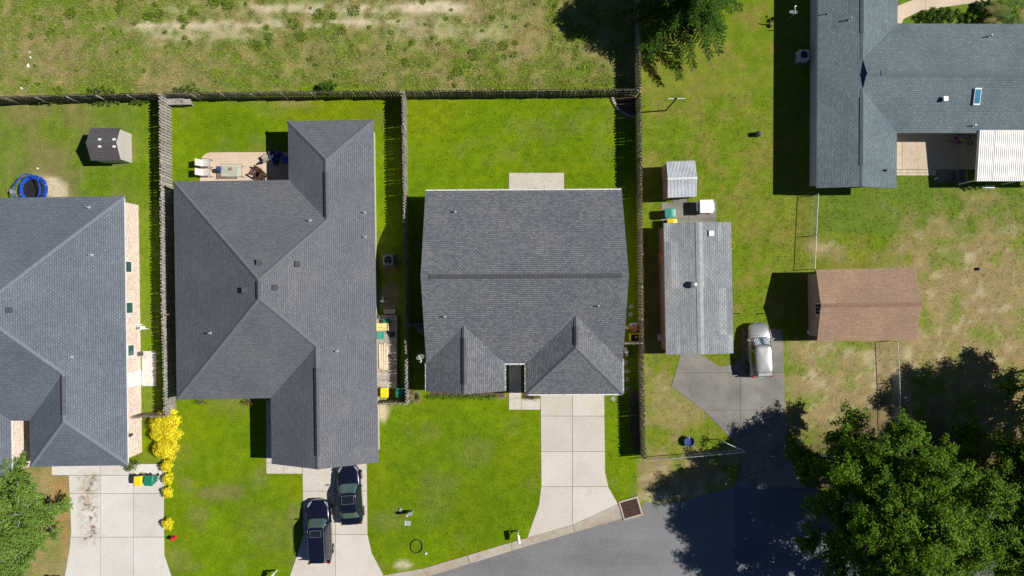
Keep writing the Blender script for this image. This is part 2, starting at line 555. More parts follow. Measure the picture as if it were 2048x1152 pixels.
M['tglass'] = mat('clear_table_glass', (.62, .66, .56), .08, (.55, .6, .5), 2, spec=.6, alpha=.45)
M['skyl'] = mat('blue_skylight', (.06, .20, .34), .12, (.05, .16, .28), 1, spec=.9)
M['wmetal'] = mat('white_ribbed_metal', (.82, .81, .79), .5, (.74, .72, .69), 1.2)
M['bmetal'] = mat('bluish_corrugated_metal', (.62, .66, .70), .45, (.5, .52, .54), 1.4, metal=.25)
M['skin_tramp'] = mat('trampoline_mesh', (.012, .013, .017), .8)
# ------------------------------------------------------------------ paved outlines (photo pixels on the ground)
DRIVE_A = [(104, 928), (330, 928), (328, 1010), (329, 1110), (345, 1158), (129, 1158), (140, 1095), (143, 1060), (138, 951), (104, 951)]
DRIVE_B = [(605, 900), (733, 900), (735, 1069), (743, 1105), (766, 1149), (770, 1175), (570, 1175), (580, 1152), (598, 1100), (607, 1069)]
DRIVE_C = [(1081, 770), (1208, 770), (1210, 945), (1217, 975), (1236, 1008), (1147, 1049), (1055, 1075), (1078, 1010), (1083, 970)]
DRIVE_E = [(1366, 690), (1400, 690), (1400, 709), (1440, 733), (1465, 730), (1484, 715), (1484, 658), (1565, 658), (1570, 820), (1573, 905),
           (1612, 975), (1472, 972), (1490, 905), (1412, 825), (1343, 772)]
ROAD = [(800, 1250), (800, 1172), (856, 1153), (1024, 1101), (1150, 1064), (1250, 1034), (1283, 1026), (1285, 1003), (1330, 1008), (1400, 992),
        (1472, 972), (1612, 975), (1700, 990), (1850, 1010), (2200, 1010), (2600, 1010), (2600, 1500), (800, 1500)]
PADS = [DRIVE_A, DRIVE_B, DRIVE_C, DRIVE_E, ROAD]

# ------------------------------------------------------------------ ground sheet
def ground_color(x, y):
    """ground cover colour (albedo) at world metres x, y"""
    px = x * S + 1024; py = 576 - y * S
    n1 = fbm(x, y, 5.0, 1); n2 = fbm(x, y, 1.4, 2); n3 = fbm(x, y, .55, 3, 3)
    def C(c):
        return np.array(c)[None, :] * np.ones((len(px), 1))
    def lerp(a, b, k):
        return a * (1 - k[:, None]) + b * k[:, None]
    def blob(cx, cy, rx, ry, e=.55, s=.5):
        d = np.hypot((px - cx) / rx, (py - cy) / ry) + (n2 - .5) * 1.1 * e * 2 + (n3 - .5) * e
        return 1 - sstep(1 - s, 1 + s * .4, d)
    lush = C((.172, .272, .007)); lushd = C((.145, .240, .008)); yel = C((.212, .272, .008)); mid = C((.15, .21, .030))
    dry = C((.35, .275, .135)); tan = C((.36, .28, .16)); sand = C((.66, .565, .41)); weed = C((.190, .238, .045)); wbrown = C((.265, .250, .095)); soil = C((.16, .115, .07))
    # front and back lawns of the middle houses
    g = lerp(lush, lushd, sstep(.46, .62, n1)); g = lerp(g, yel, sstep(.52, .72, fbm(x, y, 7, 7)) * .75)
    col = g
    col = lerp(col, yel * 1.04, sstep(.50, .68, n2) * .22); col = lerp(col, lushd * .9, sstep(.50, .66, fbm(x, y, 1.1, 41)) * .25)
    mow = (px > 815) & (px < 1272) & (py > 195) & (py < 385)
    col = col * (1 + .085 * np.sin(py * .42 + 1.2 * n1) * mow)[:, None]
    col = lerp(col, dry * .8, sstep(.60, .72, fbm(x, y, 2.2, 43)) * .2)
    # front lawn of the middle lots, slightly deeper green; scorched patches
    m = sstep(.56, .7, fbm(x, y, 3.2, 21)) * .3
    col = lerp(col, dry * .8, m * ((py > 780) & (px < 620)))
    for (cx, cy, rx, ry, a) in [(440, 985, 50, 18, .55), (400, 1035, 30, 25, .35), (870, 990, 42, 60, .22), (950, 905, 40, 30, .25), (780, 1040, 40, 30, .25), (530, 1060, 60, 60, .2)]:
        col = lerp(col, dry * .75, blob(cx, cy, rx, ry) * a)
    col = lerp(col, lushd * .85, blob(960, 1030, 90, 60) * .5)
    col = lerp(col, sand, blob(808, 1130, 22, 9, .3) * .95)
    col = lerp(col, sand * .9, blob(767, 822, 10, 26, .3) * .95)
    col = lerp(col, dry, blob(575, 205, 40, 10) * .6)
    # left lot back yard: patchy
    mA = ((px < 322) & (py > 190) & (py < 860)).astype(float)
    gA = lerp(mid * 1.15, dry * .75, sstep(.45, .68, n1) * .5); gA = lerp(gA, lushd, sstep(.5, .7, fbm(x, y, 3.4, 9)) * .7)
    gA = lerp(gA, dry * .85, sstep(.55, .7, n2) * .4)
    gA = lerp(gA, lush, (sstep(255, 300, px) * .7))
    col = lerp(col, gA, mA)
    col = lerp(col, sand * .98, blob(88, 385, 50, 38, .2, .25))
    # strip beside the left drive
    mL = ((px < 150) & (py > 900)).astype(float)
    col = lerp(col, lerp(dry * 1.05, weed * 1.1, sstep(.4, .65, n2) * .55), mL)
    col = lerp(col, C((.40, .26, .11)), blob(122, 1020, 22, 90, .5) * .8)
    # field behind the fences: sandy, weedy
    mF = ((py < 194) & (px < 1272)).astype(float)
    gF = lerp(weed, wbrown, sstep(.40, .62, n1)); gF = lerp(gF, lushd * 1.05, sstep(.47, .64, n2) * .6); gF = lerp(gF, dry * 1.1, sstep(.48, .66, fbm(x, y, .7, 12)) * .6)
    gF = lerp(gF, lush * .9, sstep(130, 185, py) * sstep(.42, .6, fbm(x, y, 2.6, 14)) * .8)
    trk = np.exp(-((py - (48 - (px - 500) * .012)) / 9) ** 2) * sstep(120, 330, px) * (1 - sstep(700, 900, px)) + np.exp(-((py - (17 - (px - 700) * .004)) / 11) ** 2) * sstep(250, 480, px) * (1 - sstep(960, 1040, px))
    trk = trk + .55 * np.exp(-((py - 72) / 16) ** 2) * sstep(220, 330, px) * (1 - sstep(480, 560, px)) + .45 * np.exp(-((py - 60) / 26) ** 2) * sstep(700, 850, px) * (1 - sstep(1000, 1100, px))
    gF = lerp(gF, sand, np.clip(trk, 0, 1) * .9 * sstep(.45, .6, n2 * .35 + n3 * .4 + fbm(x * .4, y, .5, 33, 2) * .25 + .04 * trk))
    gF = lerp(gF, sand * 1.05, blob(860, 14, 75, 12, .35) * .95)
    gF = lerp(gF, dry, blob(1050, 80, 50, 60) * .6)
    col = lerp(col, gF, mF)
    # right lot
    mR = ((px >= 1272) & (py < 1000)).astype(float)
    gR = lerp(C((.175, .245, .020)), C((.215, .25, .035)), sstep(.45, .62, n1)); gR = lerp(gR, C((.265, .235, .06)), sstep(.54, .66, fbm(x, y, 1.1, 15)) * .7); gR = lerp(gR, lushd, sstep(.55, .7, n2) * .5)
    gR = lerp(gR, C((.135, .215, .03)), ((px > 1625) & (py < 470)) * .75)
    bare = blob(1965, 590, 200, 175, .5, .6); bare = np.maximum(bare, blob(1710, 770, 215, 125, .45, .5)); bare = np.maximum(bare, blob(1900, 710, 170, 100, .5)); bare = np.maximum(bare, blob(2000, 760, 180, 160, .7)); bare = np.maximum(bare, blob(1960, 400, 60, 40, .7) * .6)
    bare = np.maximum(bare, blob(1660, 500, 40, 25, .7) * .8); bare = np.maximum(bare, blob(1350, 800, 60, 70, .8) * .7); bare = np.maximum(bare, blob(1400, 960, 130, 70, .7) * .95)
    bare = np.maximum(bare, blob(1860, 480, 60, 60, .8) * .7)
    bc = lerp(dry * 1.0, weed * 1.2, sstep(.52, .66, n2) * .6); bc = lerp(bc, sand * .9, sstep(.58, .74, fbm(x, y, .7, 18)) * .5)
    gR = lerp(gR, bc, np.clip(bare, 0, 1))
    col = lerp(col, gR, mR)
    for (cx, cy, rx, ry) in [(1700, 700, 22, 14), (1740, 720, 20, 26), (1816, 706, 12, 14), (1310, 1000, 40, 12)]:
        col = lerp(col, sand, blob(cx, cy, rx, ry, .9, .8) * .55)
    # leaf litter below the oaks
    col = lerp(col, soil, blob(1800, 960, 260, 130, .4) * .8)
    # damp dirt round the condenser and along the side yards
    col = lerp(col, C((.26, .20, .13)), blob(777, 530, 22, 28, .3) * .9)
    col = lerp(col, C((.30, .25, .18)), blob(775, 595, 24, 38, .4) * .9)
    col = lerp(col, C((.20, .16, .10)), blob(1310, 600, 16, 120, .4) * .8)
    col = lerp(col, C((.33, .26, .17)), blob(995, 792, 20, 7, .3) * .9)
    return np.clip(col * (.85 + .3 * n3)[:, None], .004, .75)

gx = np.concatenate([[-900, -400], np.arange(-150, -48, 2.), np.arange(-48, 48.01, .3), np.arange(50, 151, 2.), [400, 900]])
gy = np.concatenate([[-900, -400], np.arange(-150, -30, 2.), np.arange(-30, 30.01, .3), np.arange(32, 151, 2.), [400, 900]])
GX, GY = np.meshgrid(gx, gy)
V = np.stack([GX.ravel(), GY.ravel(), np.zeros(GX.size)], 1)
nx = len(gx); ny = len(gy)
ii, jj = np.meshgrid(np.arange(nx - 1), np.arange(ny - 1))
b0 = (jj * nx + ii).ravel()
F = np.stack([b0, b0 + 1, b0 + nx + 1, b0 + nx], 1)
gc = ground_color(V[:, 0], V[:, 1])
far = sstep(60, 140, np.maximum(np.abs(V[:, 0]), np.abs(V[:, 1])))[:, None]
gc = gc * (1 - far) + np.array([.19, .225, .05]) * far
g = npmesh('ground', V, F, M['ground'], gc)
tag(g, 'grass, weeds and bare sandy soil over all the lots', 'ground', kind='structure')

# ------------------------------------------------------------------ paving
def clip_rect(poly, x0, x1, y0, y1):
    def cut(pl, ax, v, keep_gt):
        out = []
        for i in range(len(pl)):
            a, b = pl[i], pl[(i + 1) % len(pl)]
            ia = (a[ax] > v) == keep_gt; ib = (b[ax] > v) == keep_gt
            if ia: out.append(a)
            if ia != ib:
                t = (v - a[ax]) / (b[ax] - a[ax])
                out.append((a[0] + (b[0] - a[0]) * t, a[1] + (b[1] - a[1]) * t))
        return out
    for ax, v, k in ((0, x0, True), (0, x1, False), (1, y0, True), (1, y1, False)):
        poly = cut(poly, ax, v, k)
        if len(poly) < 3: return []
    return poly

def W2(pl):
    return [tuple(P(*p)[:2]) for p in pl]

def slabs(name, label, poly, xs, ys, m, top=.03, joint=.5):
    """a paved area: dirt bed with one slab per joint field, each slab a part"""
    bed = MB().prism(W2(poly), -.05, top - .018).build(name, M['joint'])
    tag(bed, label, 'paving', kind='structure')
    xs = [-9999] + list(xs) + [9999]; ys = [-9999] + list(ys) + [9999]
    for i in range(len(xs) - 1):
        for j in range(len(ys) - 1):
            pl = clip_rect(poly, xs[i] + joint / 2, xs[i + 1] - joint / 2, ys[j] + joint / 2, ys[j + 1] - joint / 2)
            if len(pl) > 2:
                MB().prism(W2(pl), 0, top + rnd.uniform(-.003, .003)).build('slab', m, bed)
    return bed

slabs('driveway', 'pale concrete driveway with mud stains in front of the brick house', DRIVE_A, [201, 267], [950.5, 987, 1074], M['conW'], joint=.8)
slabs('driveway', 'concrete driveway under the two dark cars', DRIVE_B, [671], [982, 1069], M['conB'], joint=.8)
slabs('driveway', 'empty cream concrete driveway flaring to the street', DRIVE_C, [1145], [832, 903, 973], M['conB'], joint=.8)
slabs('driveway', 'old grey concrete driveway under the silver car', DRIVE_E, [1480.5], [684, 745, 820, 853, 904], M['conO'], joint=.6)
slabs('walkway', 'concrete front walk along the garage wing', [(533, 800), (548, 800), (548, 925), (604.5, 925), (604.5, 947), (533, 947)], [568], [806, 845, 884, 925.5], M['conB'], joint=.8)
slabs('walkway', 'concrete entry walk between the two front wings', [(1018, 700), (1042, 700), (1042.5, 797), (1080.5, 797), (1080.5, 819), (1018, 819)], [1042.6], [762, 797.5], M['conB'])
slabs('patio', 'plain rectangular concrete patio behind the middle house', [(1018, 346), (1128, 346), (1128, 400), (1018, 400)], [], [], M['conB'])
arc = [(400 + 22 - 22 * math.sin(a), 305 + 24 - 24 * math.cos(a)) for a in [i * math.pi / 2 / 8 for i in range(9)]][::-1]
slabs('patio', 'pinkish concrete patio with one rounded corner and chairs', arc + [(600, 304), (600, 390), (400, 390)], [], [], M['conP'])
slabs('concrete_pad', 'grey concrete pad between metal shed and workshop', [(1323, 405), (1345, 405), (1345, 396), (1373, 396), (1373, 404), (1433, 402), (1433, 452), (1323, 452)], [1377], [438], M['conO'])
slabs('concrete_pad', 'small pale concrete pad outside the white side door', [(284, 702), (313, 702), (313, 772), (284, 772)], [], [], M['conW'])
slabs('patio', 'tan concrete patio in the corner of the teal roofed house', [(1760, 255), (1985, 255), (1985, 339), (1760, 339)], [1804, 1918], [], M['conT'])
slabs('paver_border', 'narrow tan border of pavers along the corner patio', [(1790, 340), (1872, 340), (1872, 351), (1790, 351)], [1800, 1815, 1833, 1850, 1862], [346], M['conT'], .035, .6)
slabs('concrete_pad', 'shaded concrete pad under the brown smoker', [(1875, 340), (1935, 340), (1935, 366), (1875, 366)], [], [], M['conO'])
cw = [(1770, 62), (1797, 62), (1807, 38), (1840, 22), (1890, 14), (1990, 0), (2010, -30), (1860, -30), (1845, -6), (1815, 4), (1790, 14)]
slabs('walkway', 'curved tan front walk beside the planted bed', cw, [1850, 1925], [], M['conT'])

# street
rd = MB().prism(W2(ROAD), -.05, .008).build('road', M['road'])
tag(rd, 'grey asphalt street', 'road', kind='structure')
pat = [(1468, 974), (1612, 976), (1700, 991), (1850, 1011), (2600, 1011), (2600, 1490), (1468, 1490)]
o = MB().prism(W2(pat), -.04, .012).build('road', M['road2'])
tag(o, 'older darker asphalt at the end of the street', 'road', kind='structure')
kb = [(766, 1150), (845, 1137), (1024, 1084), (1055, 1075), (1147, 1049), (1236, 1008), (1243, 1010)]
ke = [(800, 1171), (856, 1153), (1024, 1101), (1072, 1087), (1150, 1064), (1247, 1036), (1250, 1034)]
kerb = MB().prism(W2(kb + ke[::-1]), -.05, .014).build('kerb', M['joint'])
tag(kerb, 'concrete gutter kerb along the street', 'kerb', kind='structure')
for i in range(len(kb) - 2):
    for t in range(2 if i < 3 else 1):
        n = 2 if i < 3 else 1
        q = lambda u: Vector(kb[i]).lerp(Vector(kb[i + 1]), u)
        w = lambda u: Vector(ke[i]).lerp(Vector(ke[i + 1]), u)
        e = .004
        a, b, c, d = q(t / n + e), q((t + 1) / n - e), w((t + 1) / n - e), w(t / n + e)
        a, b, c, d = [P(*v) for v in (a, b, c, d)]
        mid = a.lerp(d, .45), b.lerp(c, .45)
        mb = MB()
        mb.add([(a.x, a.y, .06), (b.x, b.y, .06), (mid[1].x, mid[1].y, .028), (mid[0].x, mid[0].y, .028), (c.x, c.y, .034), (d.x, d.y, .034),
                (a.x, a.y, -.04), (b.x, b.y, -.04), (c.x, c.y, -.04), (d.x, d.y, -.04)],
               [(0, 3, 2, 1), (3, 5, 4, 2), (0, 1, 7, 6), (5, 9, 8, 4), (1, 2, 4, 8, 7), (0, 6, 9, 5, 3)])
        mb.build('kerb_stone', M['kerb'], kerb)

# storm drain
c = P(1261, 1016)
t = thing('storm_drain', 'square rusty storm drain grate at the kerb end', 'drain', c, R(16))
mb = MB()
for s_ in (-1, 1):
    mb.box((0, s_ * .72, .03), (1.62, .13, .14)); mb.box((s_ * .745, 0, .03), (.13, 1.31, .14))
mb.build('frame', M['kerb'], t, bevel=.01)
MB().box((0, 0, .02), (1.36, 1.31, .02)).build('pit', M['black'], t)
for k in range(17):
    x = -.62 + k * .0775
    for s_ in (-1, 1):
        MB().bar((x - .03, s_ * .03, .07), (x + .04, s_ * .64, .07), .035, .03).build('grate_bar', M['rust'], t)

# mulch beds and gravel
def bed(name, label, pl, m, h=.05):
    pts = W2(pl); n = len(pts); cx = sum(p[0] for p in pts) / n; cy = sum(p[1] for p in pts) / n
    mb = MB(); vs_ = [(p[0], p[1], -.02) for p in pts] + [(p[0] * .93 + cx * .07, p[1] * .93 + cy * .07, h) for p in pts] + [(cx, cy, h * 1.3)]
    fs = [(i, (i + 1) % n, (i + 1) % n + n, i + n) for i in range(n)] + [(i + n, (i + 1) % n + n, 2 * n) for i in range(n)]
    mb.add(vs_, fs)
    return tag(mb.build(name, m), label, 'bed', kind='structure')
bed('planting_bed', 'dark mulch bed in the fence corner behind the stone edging', [(1222, 196), (1271, 193), (1271, 232), (1258, 232), (1244, 226), (1233, 214)], M['soil'])
bed('planting_bed', 'dark mulch strip along the inside of the long fence', [(1262, 778), (1277, 778), (1281, 905), (1268, 907), (1264, 885), (1260, 850), (1262, 820), (1259, 800)], M['soil'])
bed('planting_bed', 'mulch strip under the clipped hedge of the middle house', [(858, 775), (1010, 775), (1010, 795), (858, 793)], M['soil'], .03)
bed('planting_bed', 'red mulch beside the entry walk', [(1044, 730), (1080, 730), (1080, 795), (1044, 795)], M['soil'], .03)
bed('planting_bed', 'mulch on the left of the entry walk', [(1002, 730), (1016, 730), (1016, 780), (1002, 780)], M['soil'], .03)
bed('gravel_patch', 'grey gravel patch beside the middle house', [(828, 653), (870, 652), (870, 676), (845, 672), (834, 664)], M['gravel'], .03)
# ------------------------------------------------------------------ roofs and houses
def inset(poly, d):
    n = len(poly); out = []
    for i in range(n):
        a = Vector(poly[i - 1]); b = Vector(poly[i]); c = Vector(poly[(i + 1) % n])
        e1 = (b - a).normalized(); e2 = (c - b).normalized()
        n1 = Vector((-e1.y, e1.x)); n2 = Vector((-e2.y, e2.x))
        den = 1 + n1.dot(n2)
        out.append(tuple(b + (n1 + n2) * d / max(den, .2)))
    return out

def roof_mesh(faces, th=.16):
    """solid roof: top faces, copies below as soffit, fascia round the open edges"""
    keys = {}; top = []
    def vid(p):
        k = tuple(round(c, 3) for c in p)
        if k not in keys:
            keys[k] = len(keys); top.append(Vector(p))
        return keys[k]
    fs = [[vid(p) for p in f] for f in faces]
    for f in fs:                      # face up
        n = Vector((0, 0, 0))
        for i in range(len(f)):
            a, b = top[f[i]], top[f[(i + 1) % len(f)]]
            n += a.cross(b)
        if n.z < 0: f.reverse()
    N = len(top)
    mb = MB()
    mb.v = top + [v - Vector((0, 0, th)) for v in top]
    ed = {}
    for f in fs:
        for i in range(len(f)):
            ed[(f[i], f[(i + 1) % len(f)])] = 1
    out = [tuple(f) for f in fs] + [tuple(i + N for i in reversed(f)) for f in fs]
    sides = [(b, a, a + N, b + N) for (a, b) in ed if (b, a) not in ed]
    mb.f = out
    fa = MB(); fa.v = list(mb.v); fa.f = sides
    return mb, fa, [[top[i] for i in f] for f in fs]

class House:
    def __init__(s, name, label, cat, piv, rz, he, p, group=None):
        s.piv = Vector((piv[0], piv[1], 0)); s.he = he; s.p = p
        s.t = thing(name, label, cat, s.piv, rz, group)
        s.M = wm(s.t)
    def Z(s, d):
        return s.he + s.p * d
    def roof(s, faces, m, fm, th=.16):
        mb, fa, ff = roof_mesh(faces, th)
        s.ro = mb.build('roof', m, s.t, off=s.piv, uv=True)
        fa.build('fascia', fm, s.t, off=s.piv)
        s.wf = [[s.M @ (v - s.piv) for v in f] for f in ff]
        return s.ro
    def walls(s, poly, m, d=.4, name='wall', z1=None):
        pl = inset(poly, d)
        return MB().prism([(p[0], p[1]) for p in pl], -.1, (z1 or s.he) - .1).build(name, m, s.t, off=s.piv, uv=True)
    def cap(s, pairs, m, w=.3, t=.03, lift=.02, name='ridge_cap'):
        for a, b in pairs:
            a = Vector(a); b = Vector(b)
            d = (b - a).normalized(); sd = d.cross(Vector((0, 0, 1))).normalized()
            # inverted shallow V following the ridge or hip
            mb = MB(); dz = Vector((0, 0, lift)); lo = Vector((0, 0, lift - .5 * w * s.p * .8))
            vs_ = []
            for q in (a, b):
                vs_ += [q + sd * w / 2 + lo, q + dz + Vector((0, 0, t)), q - sd * w / 2 + lo, q - Vector((0, 0, .04))]
            mb.add(vs_, [(0, 4, 5, 1), (1, 5, 6, 2), (2, 6, 7, 3), (3, 7, 4, 0), (0, 1, 2, 3), (7, 6, 5, 4)])
            mb.build(name, m, s.ro, off=s.piv)
    def hit(s, px, py):
        o = Vector((0, 0, H)); d = (P(px, py) - o).normalized(); best = None
        for f in s.wf:
            for i in range(1, len(f) - 1):
                for tri in ((f[0], f[i], f[i + 1]),):
                    r = intersect_ray_tri(tri[0], tri[1], tri[2], d, o, True)
                    if r and (best is None or r.z > best.z): best = r
        return best or P(px, py, s.he + .5)
    def pipe(s, px, py, h=.35, r=.05, m='galv'):
        """plumbing vent pipe with a flashing boot; (px, py) is its foot"""
        q = s.hit(px, py)
        mb = MB(); mb.lathe([(r, -.15), (r, h), (r * .7, h), (r * .7, h - .05), (0, h - .05)], q, 10)
        mb.lathe([(r * 2.6, -.06), (r * 2.2, .04), (r * 1.1, .11), (0, .11)], q, 10)
        mb.build('vent_pipe', M[m], s.ro, world=True)
    def boxvent(s, px, py, w=.42, h=.16, m='vent'):
        q = s.hit(px, py)
        MB().box(q + Vector((0, 0, h * .5 - .02)), (w * .7, w * .7, h + .1)).box(q + Vector((0, 0, h + .03)), (w, w, .06)).build('roof_vent', M[m], s.ro, world=True, bevel=.02)

def gutter(h, a, b, m='fascia', n=5):
    """half-open K gutter between two eave corners with hanger straps"""
    a = Vector(a); b = Vector(b); d = (b - a).normalized(); out = d.cross(Vector((0, 0, 1)))
    o1 = out * .075; mb = MB()
    for q in (0,):
        up = Vector((0, 0, 1))
        A = a + Vector((0, 0, -.05)); B = b + Vector((0, 0, -.05))
        prof = [Vector((.01, 0)), Vector((.01, -.10)), Vector((.075, -.10)), Vector((.10, .0)), Vector((.088, .0)), Vector((.065, -.088)), Vector((.022, -.088)), Vector((.022, 0))]
        vs_ = [A + out * p.x + up * p.y for p in prof] + [B + out * p.x + up * p.y for p in prof]
        k = len(prof)
        mb.add(vs_, [(i, (i + 1) % k, (i + 1) % k + k, i + k) for i in range(k)] + [tuple(range(k)), tuple(range(2 * k - 1, k - 1, -1))])
    g = mb.build('gutter', M[m], h.t, off=h.piv)
    for i in range(n):
        q = a.lerp(b, (i + .5) / n) + Vector((0, 0, -.045))
        MB().bar(q, q + out * .13, .04, .012).build('gutter_strap', M[m], g, off=h.piv)

# ---- house A: left edge, whitewashed brick
A = House('brick_house', 'whitewashed brick house with slate blue hip roof at left edge', 'house', (-33.5, -3), R(.8), 2.7, .47, 'suburban houses')
he = 2.7
xR, yN, yS, y2, wl, w2r = -29.38, 6.93, -10.04, -13.55, -36.8, -38.2
xL, w2l, y3 = -52.0, -46.0, -14.5
ym = (yN + yS) / 2; Wd = (yN - yS) / 2; w = (xR - wl) / 2; xm = (xR + wl) / 2; w3 = (w2r - w2l) / 2; xm3 = (w2r + w2l) / 2
Z = A.Z
PE = (xR - Wd, ym, Z(Wd)); PW = (xL, ym, Z(Wd)); V2 = (xm, yS + w, Z(w)); AS = (xm, y2 + w, Z(w)); V3 = (xm3, yS + w3, Z(w3)); A3 = (xm3, y3 + w3, Z(w3))
e = lambda x, y: (x, y, he)
A.roof([[e(xR, y2), e(xR, yN), PE, V2, AS], [e(wl, y2), e(xR, y2), AS], [e(wl, yS), e(wl, y2), AS, V2],
        [e(wl, yS), V2, PE, PW, e(xL, yS), e(w2l, yS), V3, e(w2r, yS)], [e(xL, yN), PW, PE, e(xR, yN)],
        [e(w2r, yS), V3, A3, e(w2r, y3)], [e(w2l, y3), e(w2r, y3), A3], [e(w2l, yS), e(w2l, y3), A3, V3]], M['shA'], M['fascia'])
A.cap([(PE, e(xR, yN)), (PE, V2), (AS, e(xR, y2)), (AS, e(wl, y2)), (PW, PE)], M['capA'], .34)
A.cap([(V2, AS)], M['capA'], .3)
A.cap([((xm, yS + w - .15, Z(w)), (xm, y2 + w + .5, Z(w)))], M['vent'], .34, .06, .05, 'ridge_vent')
wa = A.walls([(xR, y2), (xR, yN), (xL, yN), (xL, yS), (w2l, yS), (w2l, y3), (w2r, y3), (w2r, yS), (wl, yS), (wl, y2)], M['brick'], .36)
for (px, py) in [(178, 415), (183, 510)]: A.pipe(px, py)
A.pipe(143, 714); A.boxvent(21, 620)
xw = xR - .36
def wall_h(px, X): return H * (1 - X * S / (px - 1024))
for (pa, pb, y0, y1, lab) in [(250.5, 255, 471, 485, None), (250.5, 264.5, 523, 547, None), (252, 266, 605, 629, None), (254, 267, 690, 714, None)]:
    zb = wall_h(pb, xw); zt = min(wall_h(pa, xw), 2.45); k = (H - (zb + zt) / 2) / H / S
    ya, yb = (576 - y0) * k, (576 - y1) * k; yc = (ya + yb) / 2; ww = ya - yb
    lx = xw + .01
    mb = MB()
    mb.box((lx, yc, zb), (.09, ww, .07)); mb.box((lx, yc, zt), (.09, ww, .07))
    mb.box((lx, ya - .035, (zb + zt) / 2), (.09, .07, zt - zb - .07)); mb.box((lx, yb + .035, (zb + zt) / 2), (.09, .07, zt - zb - .07))
    wd = mb.build('window', M['white'], A.t, off=A.piv)
    MB().box((lx, yc, (zb + zt) / 2), (.03, ww - .14, zt - zb - .07)).build('pane', M['glass'], wd, off=A.piv)
k = (H - 1) / H / S
yc = (576 - 758) * k
d = MB().box((xw + .02, yc, 1.1), (.08, 1.02, 2.1)).build('door', M['white'], A.t, off=A.piv)
MB().box((xw + .075, yc + .4, 1.05), (.05, .05, .12)).build('handle', M['grey'], d, off=A.piv)
MB().box((xw + .03, yc - .56, 1.1), (.09, .1, 2.2)).build('door_frame', M['white'], A.t, off=A.piv)
mb = MB().box((xw + .1, (576 - 867) * k, 1.75), (.16, .16, .3)).box((xw + .1, (576 - 867) * k, 1.93), (.26, .26, .05))
mb.build('wall_lamp', M['dgrey'], A.t, off=A.piv)
# utility meter on the side wall
t = thing('utility_meter', 'white meter and pipe standing by the brick side wall', 'meter', P(287, 655))
MB().box((0, 0, .35), (.32, .3, .7)).box((-.02, .25, .6), (.3, .1, .5)).build('meter_box', M['white'], t, bevel=.02)
MB().tube([(.1, -.05, .0), (.1, -.05, .45), (.65, -.08, .45)], .03, 8).build('pipe', M['white'], t)
MB().cyl((0, 0, .7), .12, .1).build('dial', M['grey'], t)
t = thing('hose_reel', 'small dark hose reel at corner of concrete pad', 'hose reel', P(285, 707))
MB().box((0, 0, .3), (.2, .34, .5)).build('stand', M['dgrey'], t, bevel=.02)
MB().lathe([(.16, -.12), (.2, -.12), (.2, -.1), (.1, -.09), (.1, .09), (.2, .1), (.2, .12), (.16, .12)], (0, 0, 0), 12).xform(Matrix.Translation((0, 0, .45)) @ Matrix.Rotation(R(90), 4, 'X')).build('reel', M['stone'], t)

# ---- house B: charcoal hip roof
B = House('grey_house', 'house with large charcoal hip roof and front gable garage', 'house', (-18, 0), R(.85), 2.75, .456, 'suburban houses')
he = 2.75; Z = B.Z
xL, xR, yN, yS, xl, yN2, xf, yS2 = -25.6, -10.37, 8.21, -8.37, -16.85, 12.67, -18.47, -13.36
Wd = (xR - xL) / 2; xM = (xL + xR) / 2; w1 = (xR - xl) / 2; xr1 = (xl + xR) / 2; w2 = (xR - xf) / 2; xr2 = (xf + xR) / 2
PN = (xM, yN - Wd, Z(Wd)); PS = (xM, yS + Wd, Z(Wd)); A1 = (xr1, yN2 - w1, Z(w1)); V1 = (xr1, yN - w1, Z(w1)); V2 = (xr2, yS + w2, Z(w2)); G2 = (xr2, yS2, Z(w2))
B.roof([[e(xR, yS2), e(xR, yN2), A1, V1, PN, PS, V2, G2], [e(xL, yN), e(xl, yN), V1, PN], [e(xL, yS), e(xL, yN), PN, PS], [e(xf, yS), e(xL, yS), PS, V2],
        [e(xl, yN), e(xl, yN2), A1, V1], [e(xl, yN2), e(xR, yN2), A1], [e(xf, yS2), e(xf, yS), V2, G2]], M['shB'], M['gfascia'])
B.cap([(PN, e(xL, yN)), (PS, e(xL, yS)), (PN, V1), (PS, V2), (A1, e(xl, yN2)), (A1, e(xR, yN2)), (A1, V1), (V2, G2), (PN, PS)], M['cap'], .32)
B.cap([((xr1, A1[1] - .9, A1[2]), (xr1, V1[1] + .2, V1[2])), ((xr2, V2[1] - 1.6, V2[2]), (xr2, yS2 + 1, V2[2])), ((xM, PN[1] - .1, PN[2]), (xM, PS[1] - .0, PN[2]))], M['vent'], .36, .07, .06, 'ridge_vent')
ol = [(xR, yS2), (xR, yN2), (xl, yN2), (xl, yN), (xL, yN), (xL, yS), (xf, yS), (xf, yS2)]
wb = B.walls(ol, M['siding'], .4)
MB().add([(xf + .4, yS2 + .4, he - .1), (xR - .4, yS2 + .4, he - .1), (xr2, yS2 + .4, Z(w2) - .3), (xf + .4, yS2 + .5, he - .1), (xR - .4, yS2 + .5, he - .1), (xr2, yS2 + .5, Z(w2) - .3)],
         [(0, 1, 2), (5, 4, 3), (0, 3, 4, 1), (1, 4, 5, 2), (2, 5, 3, 0)]).build('gable', M['siding'], B.t, off=B.piv)
mb = MB()
for i in range(4): mb.box((xr2 + .1, yS2 + .37, .3 + i * .55), (4.9, .07, .51))
gd = mb.build('garage_door', M['white'], B.t, off=B.piv)
for (px, py) in [(620, 441), (729, 425), (730, 474), (421, 666), (674, 702)]: B.pipe(px, py)
for (px, py) in [(520, 525), (597, 528), (552, 575), (491, 580)]: B.boxvent(px, py)

